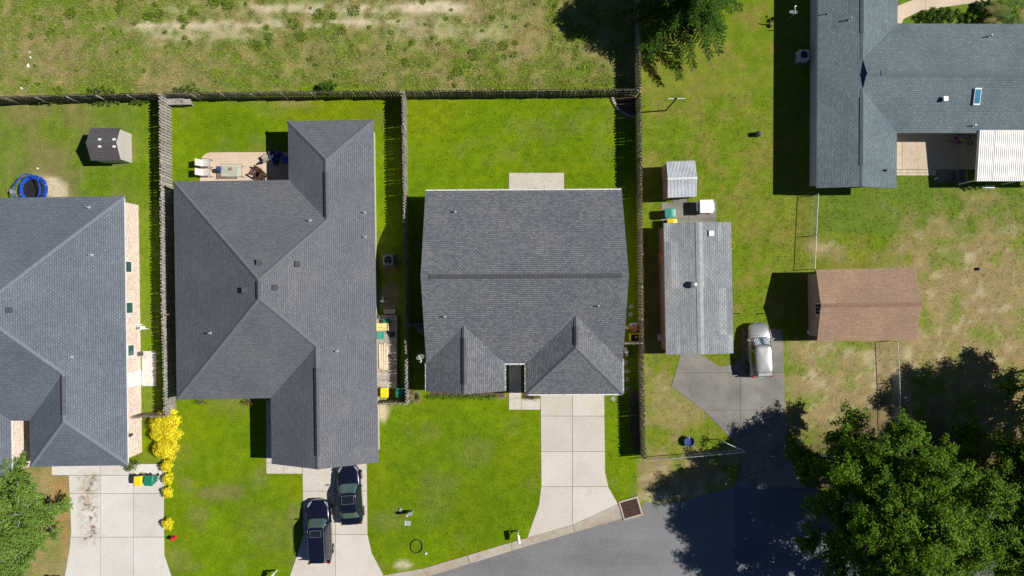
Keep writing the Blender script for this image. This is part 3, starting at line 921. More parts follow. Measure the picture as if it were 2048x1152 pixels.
# ---- house C: the middle house
C_ = House('gabled_house', 'middle house with grey gable roof, two front wings and white gutters', 'house', (1, 1), R(.3), 2.7, .46, 'suburban houses')
he = 2.7; Z = C_.Z; q = .03804
xW, xE, yN, yS = -6.55, 8.38, 7.44, -5.74
xa, xb, xc, xd = xW, -.60, 1.03, xE
yF, yF2 = -7.84, -8.10
D = (yN - yS) / 2; yR = (yN + yS) / 2; wL = (xb - xa) / 2; xl_ = (xa + xb) / 2; wR = (xd - xc) / 2; xr_ = (xc + xd) / 2
NL = (xl_, yS + wL, Z(wL)); GL = (xl_, yF, Z(wL)); NR = (xr_, yS + wR, Z(wR)); HR = (xr_, yF2 + wR, Z(wR))
C_.roof([[e(xW, yN), e(xE, yN), (xE, yR, Z(D)), (xW, yR, Z(D))],
         [(xW, yR, Z(D)), e(xW, yS), NL, e(xb, yS), e(xc, yS), NR, e(xE, yS), (xE, yR, Z(D))],
         [e(xW, yS), e(xW, yF), GL, NL], [e(xb, yS), NL, GL, e(xb, yF)],
         [e(xc, yS), e(xc, yF2), HR, NR], [e(xE, yS), NR, HR, e(xE, yF2)], [e(xc, yF2), e(xE, yF2), HR]], M['shC'], M['gfascia'])
C_.cap([((xW, yR, Z(D)), (xE, yR, Z(D))), (NL, GL), (NR, HR), (HR, e(xc, yF2)), (HR, e(xE, yF2))], M['cap'], .32)
C_.cap([((xW + .6, yR, Z(D)), (xE - .5, yR, Z(D))), ((xr_, NR[1] - .8, Z(wR)), (xr_, HR[1] + .2, Z(wR))), ((xl_, NL[1] - .9, Z(wL)), (xl_, GL[1] + .7, Z(wL)))], M['vent'], .36, .06, .05, 'ridge_vent')
wc = C_.walls([(xW, yS), (xW, yF), (xb, yF), (xb, yS), (xc, yS), (xc, yF2), (xE, yF2), (xE, yN), (xW, yN)], M['siding'], .4)
for x in (xW + .3, xE - .4):
    MB().add([(x, yS + .4, he - .1), (x, yN - .4, he - .1), (x, yR, Z(D) - .35), (x + .1, yS + .4, he - .1), (x + .1, yN - .4, he - .1), (x + .1, yR, Z(D) - .35)],
             [(0, 2, 1), (3, 4, 5), (0, 1, 4, 3), (1, 2, 5, 4), (2, 0, 3, 5)]).build('gable', M['siding'], C_.t, off=C_.piv)
MB().add([(xa + .4, yF + .4, he - .1), (xb - .4, yF + .4, he - .1), (xl_, yF + .4, Z(wL) - .3), (xa + .4, yF + .5, he - .1), (xb - .4, yF + .5, he - .1), (xl_, yF + .5, Z(wL) - .3)],
         [(0, 1, 2), (5, 4, 3), (0, 3, 4, 1), (1, 4, 5, 2), (2, 5, 3, 0)]).build('gable', M['siding'], C_.t, off=C_.piv)
gutter(C_, e(xE, yN), e(xW, yN), n=9)
gutter(C_, e(xW, yS + .3), e(xW, yF), n=3); gutter(C_, e(xb, yF), e(xb, yS - .13), n=3); gutter(C_, e(xb, yS), e(xc, yS), n=2)
gutter(C_, e(xc, yS - .13), e(xc, yF2), n=4); gutter(C_, e(xc, yF2), e(xE, yF2), n=6); gutter(C_, e(xE, yF2), e(xE, yS + .3), n=4)
C_.pipe(910, 424); C_.pipe(889, 633); C_.pipe(1196, 612)
MB().box((1 - .4, yN - .33, 1.15), (1.8, .1, 2.1)).build('patio_door', M['dglass'], C_.t, off=C_.piv)

# ---- house D: teal-grey ranch roof at top right
Dh = House('ranch_house', 'ranch house with teal grey shingle roof at top right', 'house', (32, 16), R(-.3), 2.5, .27, 'suburban houses')
he = 2.5; Z = Dh.Z
xW, xE, yS, yS2, yN2, yN, xE2 = 23.33, 29.42, 7.6, 11.87, 20.2, 29.0, 47.0
w = (xE - xW) / 2; xm = (xE + xW) / 2; D = (yN2 - yS2) / 2; ym = (yS2 + yN2) / 2
a1 = (xm, yS2 + w, Z(w)); a2 = (xm, yN2 - w, Z(w)); ap = (xm + .16, ym, Z(D)); ep = (xE2, ym, Z(D))
Dh.roof([[e(xW, yS), (xm, yS, Z(w)), a1, a2, (xm, yN, Z(w)), e(xW, yN)], [e(xE, yS), e(xE, yS2), a1, (xm, yS, Z(w))], [e(xE, yS2), e(xE2, yS2), ep, ap, a1],
         [e(xE, yN2), a2, ap, ep, e(xE2, yN2)], [e(xE, yN2), e(xE, yN), (xm, yN, Z(w)), a2], [a1, ap, a2]], M['shD'], M['wsiding'])
Dh.cap([((xm, yS, Z(w)), a1), (a2, (xm, yN, Z(w))), (ap, ep)], M['capD'], .3, .02, .01)
Dh.cap([((xm, yS + 1.6, Z(w)), (xm, a1[1] - .6, Z(w))), ((xm, a2[1] + 2.0, Z(w)), (xm, yN, Z(w))), ((xm + 1.2, ym, Z(D)), ep)], M['capD'], .42, .05, .035, 'ridge_vent')
MB().add([(a1[0] - .005, a1[1] + .12, a1[2] + .03), (ap[0] - .03, ap[1], ap[2] - .03), (a2[0] - .005, a2[1] - .12, a2[2] + .03)], [(0, 2, 1)]).build('gablet_shade', M['dblue'], Dh.t, off=Dh.piv)  # navy sheet over the roof's gablet face, painting in its west-side shade
wd_ = Dh.walls([(xE, yS), (xE, yS2), (xE2, yS2), (xE2, yN2), (xE, yN2), (xE, yN), (xW, yN), (xW, yS)], M['wsiding'], .5)
for (yc, ww) in []:
    wn_ = MB().box((xW + .47, yc, 1.45), (.1, ww, 1.2)).build('window', M['white'], Dh.t, off=Dh.piv)
    MB().box((xW + .43, yc, 1.45), (.06, ww - .16, 1.04)).build('pane', M['dglass'], wn_, off=Dh.piv)
Dh.pipe(1697, 40, .5); Dh.pipe(1976, 74, .5); Dh.pipe(1945, 252, .4); Dh.pipe(1770, 341, .3, m='dgrey'); Dh.pipe(1655, 28, .9, .035)
Dh.boxvent(1887, 199, .35, .25, 'galv')
q1 = [Dh.hit(*c) for c in [(1944, 211), (1957, 211), (1961, 177), (1948, 177)]]
mb = MB(); ins = [v + Vector((0, 0, .16)) for v in q1]
mb.add([v - Vector((0, 0, .05)) for v in q1] + ins, [(0, 1, 5, 4), (1, 2, 6, 5), (2, 3, 7, 6), (3, 0, 4, 7), (4, 5, 6, 7)])
sk = mb.build('skylight', M['white'], Dh.t, world=True)
cc = sum(ins, Vector()) / 4
MB().add([cc + (v - cc) * .84 + Vector((0, 0, .012)) for v in ins] + [cc + (v - cc) * .84 - Vector((0, 0, .02)) for v in ins], [(0, 1, 2, 3), (0, 4, 5, 1), (1, 5, 6, 2), (2, 6, 7, 3), (3, 7, 4, 0)]).build('pane', M['skyl'], sk, world=True)

# white ribbed metal patio cover
t = thing('patio_cover', 'white ribbed metal patio cover attached to the ranch house', 'patio cover', P(2020, 315))
z0, z1 = 2.66, 2.3
x0 = P(1956, 0, 2.5).x; yt = P(0, 267, 2.6).y + .25; yb = P(0, 362, 2.3).y
for i in range(6):
    mb = MB(); xs0 = x0 + i * 1.22
    n = 8; vs_ = []
    for k in range(n * 4 + 1):
        x = xs0 + 1.24 * k / (n * 4); r = .035 if (k % 4) in (1, 2) else 0
        zz = rnd.uniform(-.002, .002) + .004 * (i % 2)
        vs_ += [(x, yt, z0 + r + zz), (x, yb, z1 + r + zz)]
    mb.add(vs_, [(2 * k, 2 * k + 1, 2 * k + 3, 2 * k + 2) for k in range(n * 4)])
    mb.build('roof_panel', M['wmetal'], t, world=True)
xe = x0 + 7.3
MB().bar((x0, yb + .02, z1 - .12), (xe, yb + .02, z1 - .12), .06, .18).build('front_beam', M['white'], t, world=True)
MB().bar((x0 + .02, yt, z0 - .11), (x0 + .02, yb + .06, z1 - .11), .05, .16).build('side_beam', M['white'], t, world=True)
for x in (x0 + .15, x0 + 3.6, x0 + 7):
    MB().tube([(x, yb + .1, 0), (x, yb + .1, z1 - .15)], .045, 8).build('post', M['white'], t, world=True)

# ---- gable sheds and workshop
def gable_roof(h, x0, x1, y0, y1, axis, rm, fm, th=.1):
    he_ = h.he; Z_ = h.Z
    if axis == 'y':   # ridge runs along y
        w_ = (x1 - x0) / 2; xm_ = (x0 + x1) / 2
        f = [[(x0, y0, he_), (xm_, y0, Z_(w_)), (xm_, y1, Z_(w_)), (x0, y1, he_)], [(x1, y0, he_), (x1, y1, he_), (xm_, y1, Z_(w_)), (xm_, y0, Z_(w_))]]
        rid = ((xm_, y0, Z_(w_)), (xm_, y1, Z_(w_)))
    else:
        w_ = (y1 - y0) / 2; ym_ = (y0 + y1) / 2
        f = [[(x0, y0, he_), (x1, y0, he_), (x1, ym_, Z_(w_)), (x0, ym_, Z_(w_))], [(x0, y1, he_), (x0, ym_, Z_(w_)), (x1, ym_, Z_(w_)), (x1, y1, he_)]]
        rid = ((x0, ym_, Z_(w_)), (x1, ym_, Z_(w_)))
    h.roof(f, rm, fm, th)
    return rid
def gable_walls(h, x0, x1, y0, y1, axis, m):
    he_ = h.he - .11
    if axis == 'y':
        xm_ = (x0 + x1) / 2; r = he_ + h.p * (x1 - x0) / 2
        vs_ = [(x0, y0, 0), (x1, y0, 0), (x1, y0, he_), (xm_, y0, r), (x0, y0, he_)]; vs_ += [(v[0], y1, v[2]) for v in vs_]
    else:
        ym_ = (y0 + y1) / 2; r = he_ + h.p * (y1 - y0) / 2
        vs_ = [(x0, y0, 0), (x0, y1, 0), (x0, y1, he_), (x0, ym_, r), (x0, y0, he_)]; vs_ += [(x1, v[1], v[2]) for v in vs_]
    mb = MB().add(vs_, [(0, 1, 2, 3, 4), (9, 8, 7, 6, 5)] + [(i, i + 5, (i + 1) % 5 + 5, (i + 1) % 5) for i in range(5)])
    o = mb.build('wall', m, h.t, off=h.piv)
    bm = bmesh.new(); bm.from_mesh(o.data); bmesh.ops.recalc_face_normals(bm, faces=bm.faces); bm.to_mesh(o.data); bm.free()
    return o

# workshop
x0, x1 = P(1329.5, 0, 2.4).x, P(1465, 0, 2.4).x; y0, y1 = P(0, 708, 2.45).y, P(0, 445, 2.45).y
E_ = House('workshop', 'long workshop with streaky old grey shingle roof', 'workshop', ((x0 + x1) / 2, (y0 + y1) / 2), R(1.0), 2.4, .13)
rid = gable_roof(E_, x0, x1, y0, y1, 'y', M['shE'], M['galv'])
E_.cap([rid], M['capE'], .5, .03, .03)
we = gable_walls(E_, x0 + .12, x1 - .25, y0 + .3, y1 - .25, 'y', M['pinkwall'])
dn = MB().box((x0 + .1, P(0, 515).y, 1.0), (.12, .95, 1.95)).build('door', M['terra'], E_.t, off=E_.piv)
MB().box((x0 + .02, P(0, 508).y, 1.0), (.06, .06, .1)).build('handle', M['grey'], dn, off=E_.piv)
q1 = E_.hit(1386, 569)
tv = MB().lathe([(.16, -.1), (.16, .22), (.2, .24), (.24, .34), (.22, .46), (.12, .54), (0, .56)], q1, 14).build('turbine_vent', M['galv'], E_.t, world=True, smooth=True)
for k in range(14):
    a = 2 * math.pi * k / 14
    f = lambda r, z: q1 + Vector((r * math.cos(a), r * math.sin(a), z))
    MB().bar(f(.2, .24), f(.27, .36), .05, .008, up=(math.cos(a + 1), math.sin(a + 1), 0)).bar(f(.27, .36), f(.13, .53), .05, .008, up=(math.cos(a + 1), math.sin(a + 1), 0)).build('fin', M['chrome'], tv, world=True)
q1 = E_.hit(1422, 467)
MB().box(q1 + Vector((0, 0, .06)), (.4, .4, .2)).build('roof_hatch', M['white'], E_.ro, world=True, bevel=.02)
MB().box(q1 + Vector((-.26, 0, .02)), (.05, .62, .05)).build('hatch_flashing', M['black'], E_.ro, world=True)

# brown barn
x0, x1 = P(1633, 0, 2.5).x, P(1832, 0, 2.5).x; y0, y1 = P(0, 681, 2.5).y, P(0, 537.5, 2.5).y
Fb = House('brown_barn', 'tan barn with brown shingle gable roof and small gridded window', 'barn', ((x0 + x1) / 2, (y0 + y1) / 2), R(.9), 2.5, .27)
rid = gable_roof(Fb, x0, x1, y0, y1, 'x', M['shF'], M['capF'], .12)
Fb.cap([rid], M['capF'], .34, .03, .02)
xw = x0 + .42
wf_ = gable_walls(Fb, xw, x1 - .4, y0 + .3, y1 - .3, 'x', M['barnwall'])
yc = P(0, 617, 1.9).y
wn_ = MB().box((xw - .02, yc, 1.95), (.08, .92, 1.0)).build('window', M['white'], Fb.t, off=Fb.piv)
for i in (-1, 1):
    for j in (-1, 0, 1):
        MB().box((xw - .05, yc + j * .27, 1.95 + i * .22), (.05, .235, .39)).build('pane', M['dglass'], wn_, off=Fb.piv)

# small plastic shed on the left lot
c = P(206, 287, 2.0)
Gs = House('plastic_shed', 'grey resin garden shed with four tiny skylights', 'shed', (c.x + .15, c.y), R(.8), 1.72, .47)
cx, cy = Gs.piv.x, Gs.piv.y
rid = gable_roof(Gs, cx - 1.28, cx + 1.02, cy - 1.26, cy + 1.26, 'x', M['shG'], M['dgrey'], .06)
Gs.cap([rid], M['vent'], .2, .01, .01)
gable_walls(Gs, cx - 1.2, cx + .96, cy - 1.16, cy + 1.16, 'x', mat('shed_resin', (.50, .47, .44), .6, (.45, .425, .40), 1.5))
for (px, py) in [(199.5, 279), (228.5, 279), (199.5, 293), (228.5, 293)]:
    q1 = Gs.hit(px, py)
    MB().box(q1 + Vector((0, 0, .01)), (.22, .17, .05)).build('skylight', M['white'], Gs.ro, world=True)
for k in range(5):
    MB().box((cx + .975, cy - .92 + k * .46, .85), (.03, .05, 1.6)).build('wall_rib', M['sling'], Gs.t, off=Gs.piv)

# small metal shed on the right lot
c = P(1363, 358, 2.0)
Ms = House('metal_shed', 'small garden shed with corrugated bluish white metal roof', 'shed', (c.x, c.y), R(2.2), 1.95, .22)
cx, cy = c.x, c.y
for s_, y in ((1, cy + .68), (-1, cy - .68)):
    for i in range(3):
        mb = MB(); n = 7; vs_ = []
        for k in range(n * 4 + 1):
            x = cx - 1.12 + i * .752 + .745 * k / (n * 4); r = .022 * math.sin(k * math.pi / 2)
            vs_ += [(x, cy, 2.27 + r), (x, cy + s_ * 1.4, 1.95 + r)]
        fs = [(2 * k, 2 * k + 2, 2 * k + 3, 2 * k + 1) if s_ < 0 else (2 * k, 2 * k + 1, 2 * k + 3, 2 * k + 2) for k in range(n * 4)]
        mb.add(vs_, fs); mb.build('roof_panel', M['bmetal'], Ms.t, off=Ms.piv)
MB().bar((cx - 1.14, cy, 2.29), (cx + 1.14, cy, 2.29), .16, .02).build('ridge_cap', M['galv'], Ms.t, off=Ms.piv)
gable_walls(Ms, cx - 1.05, cx + 1.05, cy - 1.3, cy + 1.3, 'x', mat('rusty_pink_panels', (.42, .33, .30), .7, (.30, .19, .16), 2.4))
MB().box((cx - .2, cy - 1.33, .85), (.9, .05, 1.6)).build('door', M['rust'], Ms.t, off=Ms.piv)
# ------------------------------------------------------------------ board fences
def picket_mesh(m, h, w=.142, th=.018):
    e_ = .035
    pts = [(-w / 2, .03), (w / 2, .03), (w / 2, h - e_), (w / 2 - e_, h), (-w / 2 + e_, h), (-w / 2, h - e_)]
    n = len(pts)
    vs_ = [(x, -th / 2, z) for x, z in pts] + [(x, th / 2, z) for x, z in pts]
    fs = [tuple(range(n)), tuple(range(2 * n - 1, n - 1, -1))] + [((i + 1) % n, i, i + n, (i + 1) % n + n) for i in range(n)]
    me = bpy.data.meshes.new('picket'); me.from_pydata(vs_, [], fs); me.materials.append(m)
    return me
FH = 1.82
PK = {k: [picket_mesh(M[k], FH + d) for d in (0, .015, -.02, .035, -.045)] for k in ('fence', 'fenceg', 'fence_shade')}
def fence(label, pts, k='fence', sides=(1, -1), group='board fences round the back yards', name='board_fence', pitch=.235, po=0.):
    W = [P(*p) for p in pts]
    t = thing(name, label, 'fence', W[0], 0, group)
    o0 = W[0]
    for a, b in zip(W[:-1], W[1:]):
        d = b - a; L = d.length; d = d / L; nrm = Vector((-d.y, d.x, 0)); rz = math.atan2(d.y, d.x)
        npost = max(1, round(L / 2.44))
        for i in range(npost + 1):
            q = a + d * (L * i / npost) - o0 - nrm * po
            MB().box(q + Vector((0, 0, FH / 2 - .03)), (.09, .09, FH - .02), rz).build('post', M['fenceg'], t)
        for i in range(npost):
            u0 = a + d * (L * i / npost + .045) - o0; u1 = a + d * (L * (i + 1) / npost - .045) - o0
            for z in (.28, .92, 1.6):
                MB().bar(u0 + Vector((0, 0, z)), u1 + Vector((0, 0, z)), .04, .088).build('rail', M[k], t)
        n = int(L / pitch)
        for sd in sides:
            for i in range(n):
                u = (i + (.5 if sd > 0 else 1.0)) * L / n + rnd.uniform(-.008, .008)
                if u > L - .04: continue
                q = a + d * u + nrm * sd * .058 - o0
                ob = bpy.data.objects.new('picket', rnd.choice(PK[k]))
                COL.objects.link(ob); ob.parent = t; ob.location = q
                ob.rotation_euler = (rnd.gauss(0, .009), rnd.gauss(0, .014), rz + rnd.uniform(-.05, .05))
    return t
fence('weathered board fence behind the left lot, overgrown with weeds', [(-14, 208), (160, 203), (338, 199)], 'fence_shade', po=.085)
fence('board fence behind the charcoal roofed house, facing the field', [(345, 199), (808, 195)], 'fence_shade', po=.085)
fence('board fence behind the middle house, facing the field', [(815, 195), (1268, 191.5)], 'fence_shade', po=.06)
fence('sunlit board fence dividing the brick house from the charcoal roofed house', [(342, 202), (346, 600), (352, 824)], 'fenceg')
fence('board fence dividing the charcoal roofed house from the middle house', [(812, 198), (816, 500), (819, 801)], 'fenceg')
fence('long board fence between the middle house and the workshop lot', [(1273, 196), (1278, 700), (1282, 909)], 'fence')
fence('board fence between field and workshop lot, under the conifer', [(1270, -14), (1273, 188)], 'fence')
fence('short board gate fence beside the brick house and yellow shrubs', [(348, 824), (286, 827)], 'fence', name='gate_fence')
fence('short board fence closing the narrow side yard by the charcoal roof', [(350, 627), (396, 626)], 'fence', name='gate_fence')
fence('short board gate fence in front of the yellow and green bins', [(815, 800), (764, 801)], 'fence', name='gate_fence')
fence('short board fence beside the gravel patch', [(821, 648), (868, 647)], 'fence', name='gate_fence')
fence('short board gate fence by the yellow box and clay pot', [(1244, 684), (1275, 683)], 'fenceg', name='gate_fence')

# ------------------------------------------------------------------ chain-link fences
def chainlink(label, pts, h=1.2, name='chain_link_fence', cat='fence', group=None, step=2.6):
    W = [P(px, py, h) for px, py in pts]
    for w_ in W: w_.z = 0
    t = thing(name, label, cat, W[0], 0, group); o0 = W[0].copy()
    fab = MB(); rail = MB()
    for a, b in zip(W[:-1], W[1:]):
        L = (b - a).length; d = (b - a) / L; n = max(1, round(L / step))
        for i in range(n + 1):
            q = a + d * L * i / n - o0
            MB().tube([q, q + Vector((0, 0, h + .03))], .03, 8).lathe([(.036, 0), (.03, .03), (0, .045)], q + Vector((0, 0, h + .02)), 8).build('post', M['galv'], t)
        rail.tube([a - o0 + Vector((0, 0, h)), b - o0 + Vector((0, 0, h))], .024, 8)
        s = .1; hh = h - .05
        k = -int(hh / s)
        nn = int(L / s)
        for j in range(k, nn + 1):
            for sg in (0, 1):
                u0, u1 = (j * s, j * s + hh)
                z0_, z1_ = 0.04, hh + .04
                c0, c1 = max(u0, 0), min(u1, L)
                if c1 <= c0: continue
                zz0 = z0_ + (c0 - u0); zz1 = z0_ + (c1 - u0)
                if sg: zz0, zz1 = z0_ + hh - (c0 - u0), z0_ + hh - (c1 - u0)
                fab.bar(a - o0 + d * c0 + Vector((0, 0, zz0)), a - o0 + d * c1 + Vector((0, 0, zz1)), .0026, .0026)
    rail.build('top_rail', M['galv'], t)
    fab.build('wire_mesh', M['galv'], t)
    return t
chainlink('chain-link fence running from the ranch house down to the brown barn', [(1637, 388), (1633, 470), (1630, 538)])
chainlink('chain-link fence along the front of the workshop lot', [(1293, 922), (1489, 905)])
chainlink('chain-link fence running under the big oak right of the driveway', [(1589, 909), (1640, 912), (1700, 917), (1780, 925)])
chainlink('open left gate leaf of chain link beside the old driveway', [(1490, 903), (1447, 884)], 1.15, 'chain_link_gate', 'gate', 'driveway gate leaves', 2)
chainlink('open right gate leaf of chain link beside the old driveway', [(1587, 908), (1615, 873)], 1.15, 'chain_link_gate', 'gate', 'driveway gate leaves', 2)
chainlink('chain-link fence from the brown barn into the oak shade', [(1796, 684), (1800, 770), (1802, 865)])
# ------------------------------------------------------------------ leaves and trees
def leaves(pts, nrm, size, aspect, cols, jit=.5, droop=None):
    """rhombic leaves: returns V (4n,3), F (n,4), C (4n,3)"""
    n = len(pts)
    nr = nrm + RS.normal(0, jit, (n, 3)); nr /= np.linalg.norm(nr, axis=1)[:, None] + 1e-9
    r = RS.normal(0, 1, (n, 3)) if droop is None else droop + RS.normal(0, .25, (n, 3))
    u = r - (r * nr).sum(1)[:, None] * nr; u /= np.linalg.norm(u, axis=1)[:, None] + 1e-9
    v = np.cross(nr, u)
    s = (size * RS.uniform(.65, 1.35, n))[:, None]
    a = u * s * .5; b = v * s * .5 * aspect
    V_ = np.stack([pts - a, pts + b * .9, pts + a, pts - b * .9], 1).reshape(-1, 3)
    F_ = np.arange(4 * n).reshape(n, 4)
    return V_, F_, np.repeat(cols, 4, 0)

def shade_cols(n, base, var=.25, alt=None, p=.3):
    c = np.ones((n, 1)) * np.array(base)[None, :]
    if alt is not None:
        m = RS.rand(n) < p
        c[m] = np.array(alt)
    return np.clip(c * (1 + RS.uniform(-var, var, n))[:, None] * (1 + RS.uniform(-.08, .08, (n, 3))), 0, 1)

def cluster(cl, per, size, aspect, base, alt=None, p=.3, jit=.42, var=.28, hollow=.45):
    Vs, Fs, Cs = [], [], []; k = 0
    for (c, r) in cl:
        n = max(8, int(per * r * r))
        d = RS.normal(0, 1, (n, 3)); d /= np.linalg.norm(d, axis=1)[:, None]
        d[:, 2] = np.where(d[:, 2] < -.3, -d[:, 2], d[:, 2])
        rr = r * (hollow + (1 - hollow) * RS.rand(n) ** .6) * (1 + .35 * RS.normal(0, .35, n))
        pts = np.array(c)[None, :] + d * rr[:, None] * np.array([1, 1, .75])
        tint = 1 + RS.uniform(-.18, .18)
        V_, F_, C_2 = leaves(pts, d * 1.0 + np.array([0, 0, .35]), size, aspect, shade_cols(n, np.array(base) * tint, var, alt, p), jit)
        Vs.append(V_); Fs.append(F_ + k); Cs.append(C_2); k += len(V_)
    return np.concatenate(Vs), np.concatenate(Fs), np.concatenate(Cs)

def sprays(cl, per, size, base, alt, p):
    """foliage of a crown: every clump is a spray of leafy twigs running outward from it"""
    Pt, Nr, Co = [], [], []
    for (c, r) in cl:
        c = np.array(c); ns = rnd.randint(11, 16)
        tint = rnd.uniform(.82, 1.18)
        for k in range(ns):
            d = np.array([rnd.gauss(0, 1), rnd.gauss(0, 1), rnd.gauss(.25, .55)]); d /= np.linalg.norm(d)
            L = r * rnd.uniform(.75, 1.45); n = max(6, int(per * L * r / ns))
            tt = RS.rand(n) ** .75
            sg = r * .17 * (1.25 - .6 * tt)
            pt = c + d * (tt * L)[:, None] + RS.normal(0, 1, (n, 3)) * sg[:, None] * np.array([1, 1, .6])
            pt[:, 2] -= .12 * L * tt ** 2
            out = pt - (c - np.array([0, 0, r * .5])); out /= np.linalg.norm(out, axis=1)[:, None] + 1e-6
            Pt.append(pt); Nr.append(out * .9 + np.array([0, 0, .5])); Co.append(shade_cols(n, np.array(base) * tint, .3, alt, p))
    return leaves(np.concatenate(Pt), np.concatenate(Nr), size, .6, np.concatenate(Co), .45)

def limb(mb, a, b, r0, r1, bend=.15, n=5, seed=None):
    a = Vector(a); b = Vector(b); L = (b - a).length
    pts = []
    off = Vector((rnd.uniform(-1, 1), rnd.uniform(-1, 1), rnd.uniform(.1, .8))) * L * bend
    for i in range(n + 1):
        t_ = i / n
        pts.append(a.lerp(b, t_) + off * math.sin(math.pi * t_) + Vector((rnd.uniform(-1, 1), rnd.uniform(-1, 1), 0)) * L * .015)
    mb.tube(pts, [r0 + (r1 - r0) * i / n for i in range(n + 1)], 7)
    return pts

def dome_tree(name, label, base, rx, ry, zlo, ztop, nclump, per, size, leafc, alt, bark='bark', trunk_r=.4, cr=(.7, 1.4), group=None, mkey='leaf', lift=.0, fork=.35, twigs=0, p=.3, open_=.0, nlobe=9, ldep=2.6, fill=.28):
    t = thing(name, label, 'tree', base, 0, group)
    cl = []
    lobes = []
    while len(lobes) < nlobe:
        a_, q_ = rnd.uniform(0, 6.283), math.sqrt(rnd.random())
        c_ = (math.cos(a_) * q_ * rx, math.sin(a_) * q_ * ry)
        if all(math.hypot(c_[0] - b[0], c_[1] - b[1]) > .46 * rx for b in lobes) or rnd.random() < .02: lobes.append(c_)
    for i in range(nclump):
        # spread the clumps over the dome, a few inside it
        ph = i * 2.39996 + rnd.uniform(-.4, .4)
        q = (i + .5) / nclump
        rad = min(1.0, math.sqrt(q) * (1 + rnd.uniform(-.12, .08)))
        zz = zlo + (ztop - zlo) * (math.sqrt(max(0, 1 - min(rad, 1) ** 3.2)) * .8 + .2 * rnd.random()) - rnd.random() * .9
        k = .93 + .07 * math.sin(3 * ph + 1) + .05 * math.sin(5 * ph)
        if open_ and rnd.random() < open_: zz = zlo + (zz - zlo) * .55
        lx, ly = math.cos(ph) * rad * rx * k, math.sin(ph) * rad * ry * k
        dl = min(math.hypot(lx - b[0], ly - b[1]) for b in lobes)
        zz = max(zlo * .8, zz - ldep * min(1.3, dl / (.36 * rx)) ** 2)
        r = rnd.uniform(*cr) * (1.1 - .35 * rad)
        cl.append(((math.cos(ph) * rad * rx * k, math.sin(ph) * rad * ry * k, zz), r))
    for i in range(int(nclump * fill)):
        ph = i * 2.39996 + 1.1; rad = math.sqrt((i + .5) / (nclump * fill)) * .82
        cl.append(((math.cos(ph) * rad * rx, math.sin(ph) * rad * ry, zlo + (ztop - zlo) * (.42 * (1 - rad * rad) + .12) + rnd.uniform(-.3, .3)), rnd.uniform(*cr) * 1.05))
    wood = MB()
    fk = Vector((rnd.uniform(-.2, .2), rnd.uniform(-.2, .2), zlo * fork + .6))
    limb(wood, (0, 0, -.1), fk, trunk_r, trunk_r * .75, .04, 4)
    wood.lathe([(trunk_r * 1.5, -.12), (trunk_r * 1.2, .1), (trunk_r * .98, .4)], (0, 0, 0), 9)
    mains = []
    nm = 7
    for i in range(nm):
        a = 2 * math.pi * i / nm + rnd.uniform(-.3, .3); q = rnd.uniform(.35, .6)
        e_ = Vector((math.cos(a) * rx * q, math.sin(a) * ry * q, zlo + (ztop - zlo) * rnd.uniform(.3, .6)))
        pts = limb(wood, fk, e_, trunk_r * .42, trunk_r * .14, .12, 6)
        mains += pts[2:]
    for (c, r) in cl:
        c = Vector(c); s_ = min(mains, key=lambda m_: (m_ - c).length)
        limb(wood, s_, c, trunk_r * .11, .015, .12, 4)
        for _ in range(twigs):
            d = Vector((rnd.gauss(0, 1), rnd.gauss(0, 1), abs(rnd.gauss(0, .6)))).normalized()
            limb(wood, c + d * r * .1, c + d * r * rnd.uniform(.8, 1.15), .03, .008, .15, 3)
    wood.build('trunk', M[bark], t, smooth=True)
    V_, F_, C_2 = sprays(cl, per, size, leafc, alt, p)
    npmesh('crown', V_, F_, M[mkey], C_2, t)
    return t

OAK = (.058, .128, .007); OAK2 = (.125, .215, .010)
dome_tree('oak_tree', 'big spreading oak over the end of the street', Vector((27.0, -16.5, 0)), 6.5, 7.5, 4.2, 13.2, 96, 1150, .17, OAK, OAK2, trunk_r=.5, cr=(.9, 1.6), group='oaks beside the street', open_=.2, p=.35)
dome_tree('oak_tree', 'tall dark oak at the right edge below the dry lawn', Vector((42.4, -9.8, 0)), 6.2, 4.8, 5.0, 11.6, 50, 700, .2, OAK, OAK2, trunk_r=.42, cr=(1.0, 1.7), group='oaks beside the street', open_=.2, p=.35)
dome_tree('oak_tree', 'oak in the bottom right corner of the view', Vector((37.6, -16.6, 0)), 6.2, 6.6, 3.2, 10.2, 84, 1100, .17, OAK, OAK2, trunk_r=.42, cr=(.9, 1.6), group='oaks beside the street', open_=.2, p=.35)
dome_tree('small_tree', 'olive green small-leaved tree with pale twigs at bottom left', Vector((-39.6, -17.9, 0)), 4.6, 5.6, 1.8, 5.0, 90, 1150, .14, (.12, .215, .028), (.19, .285, .065), 'palebark', .2, (.7, 1.1), twigs=1, fork=.3, p=.35, ldep=.6, fill=.6)

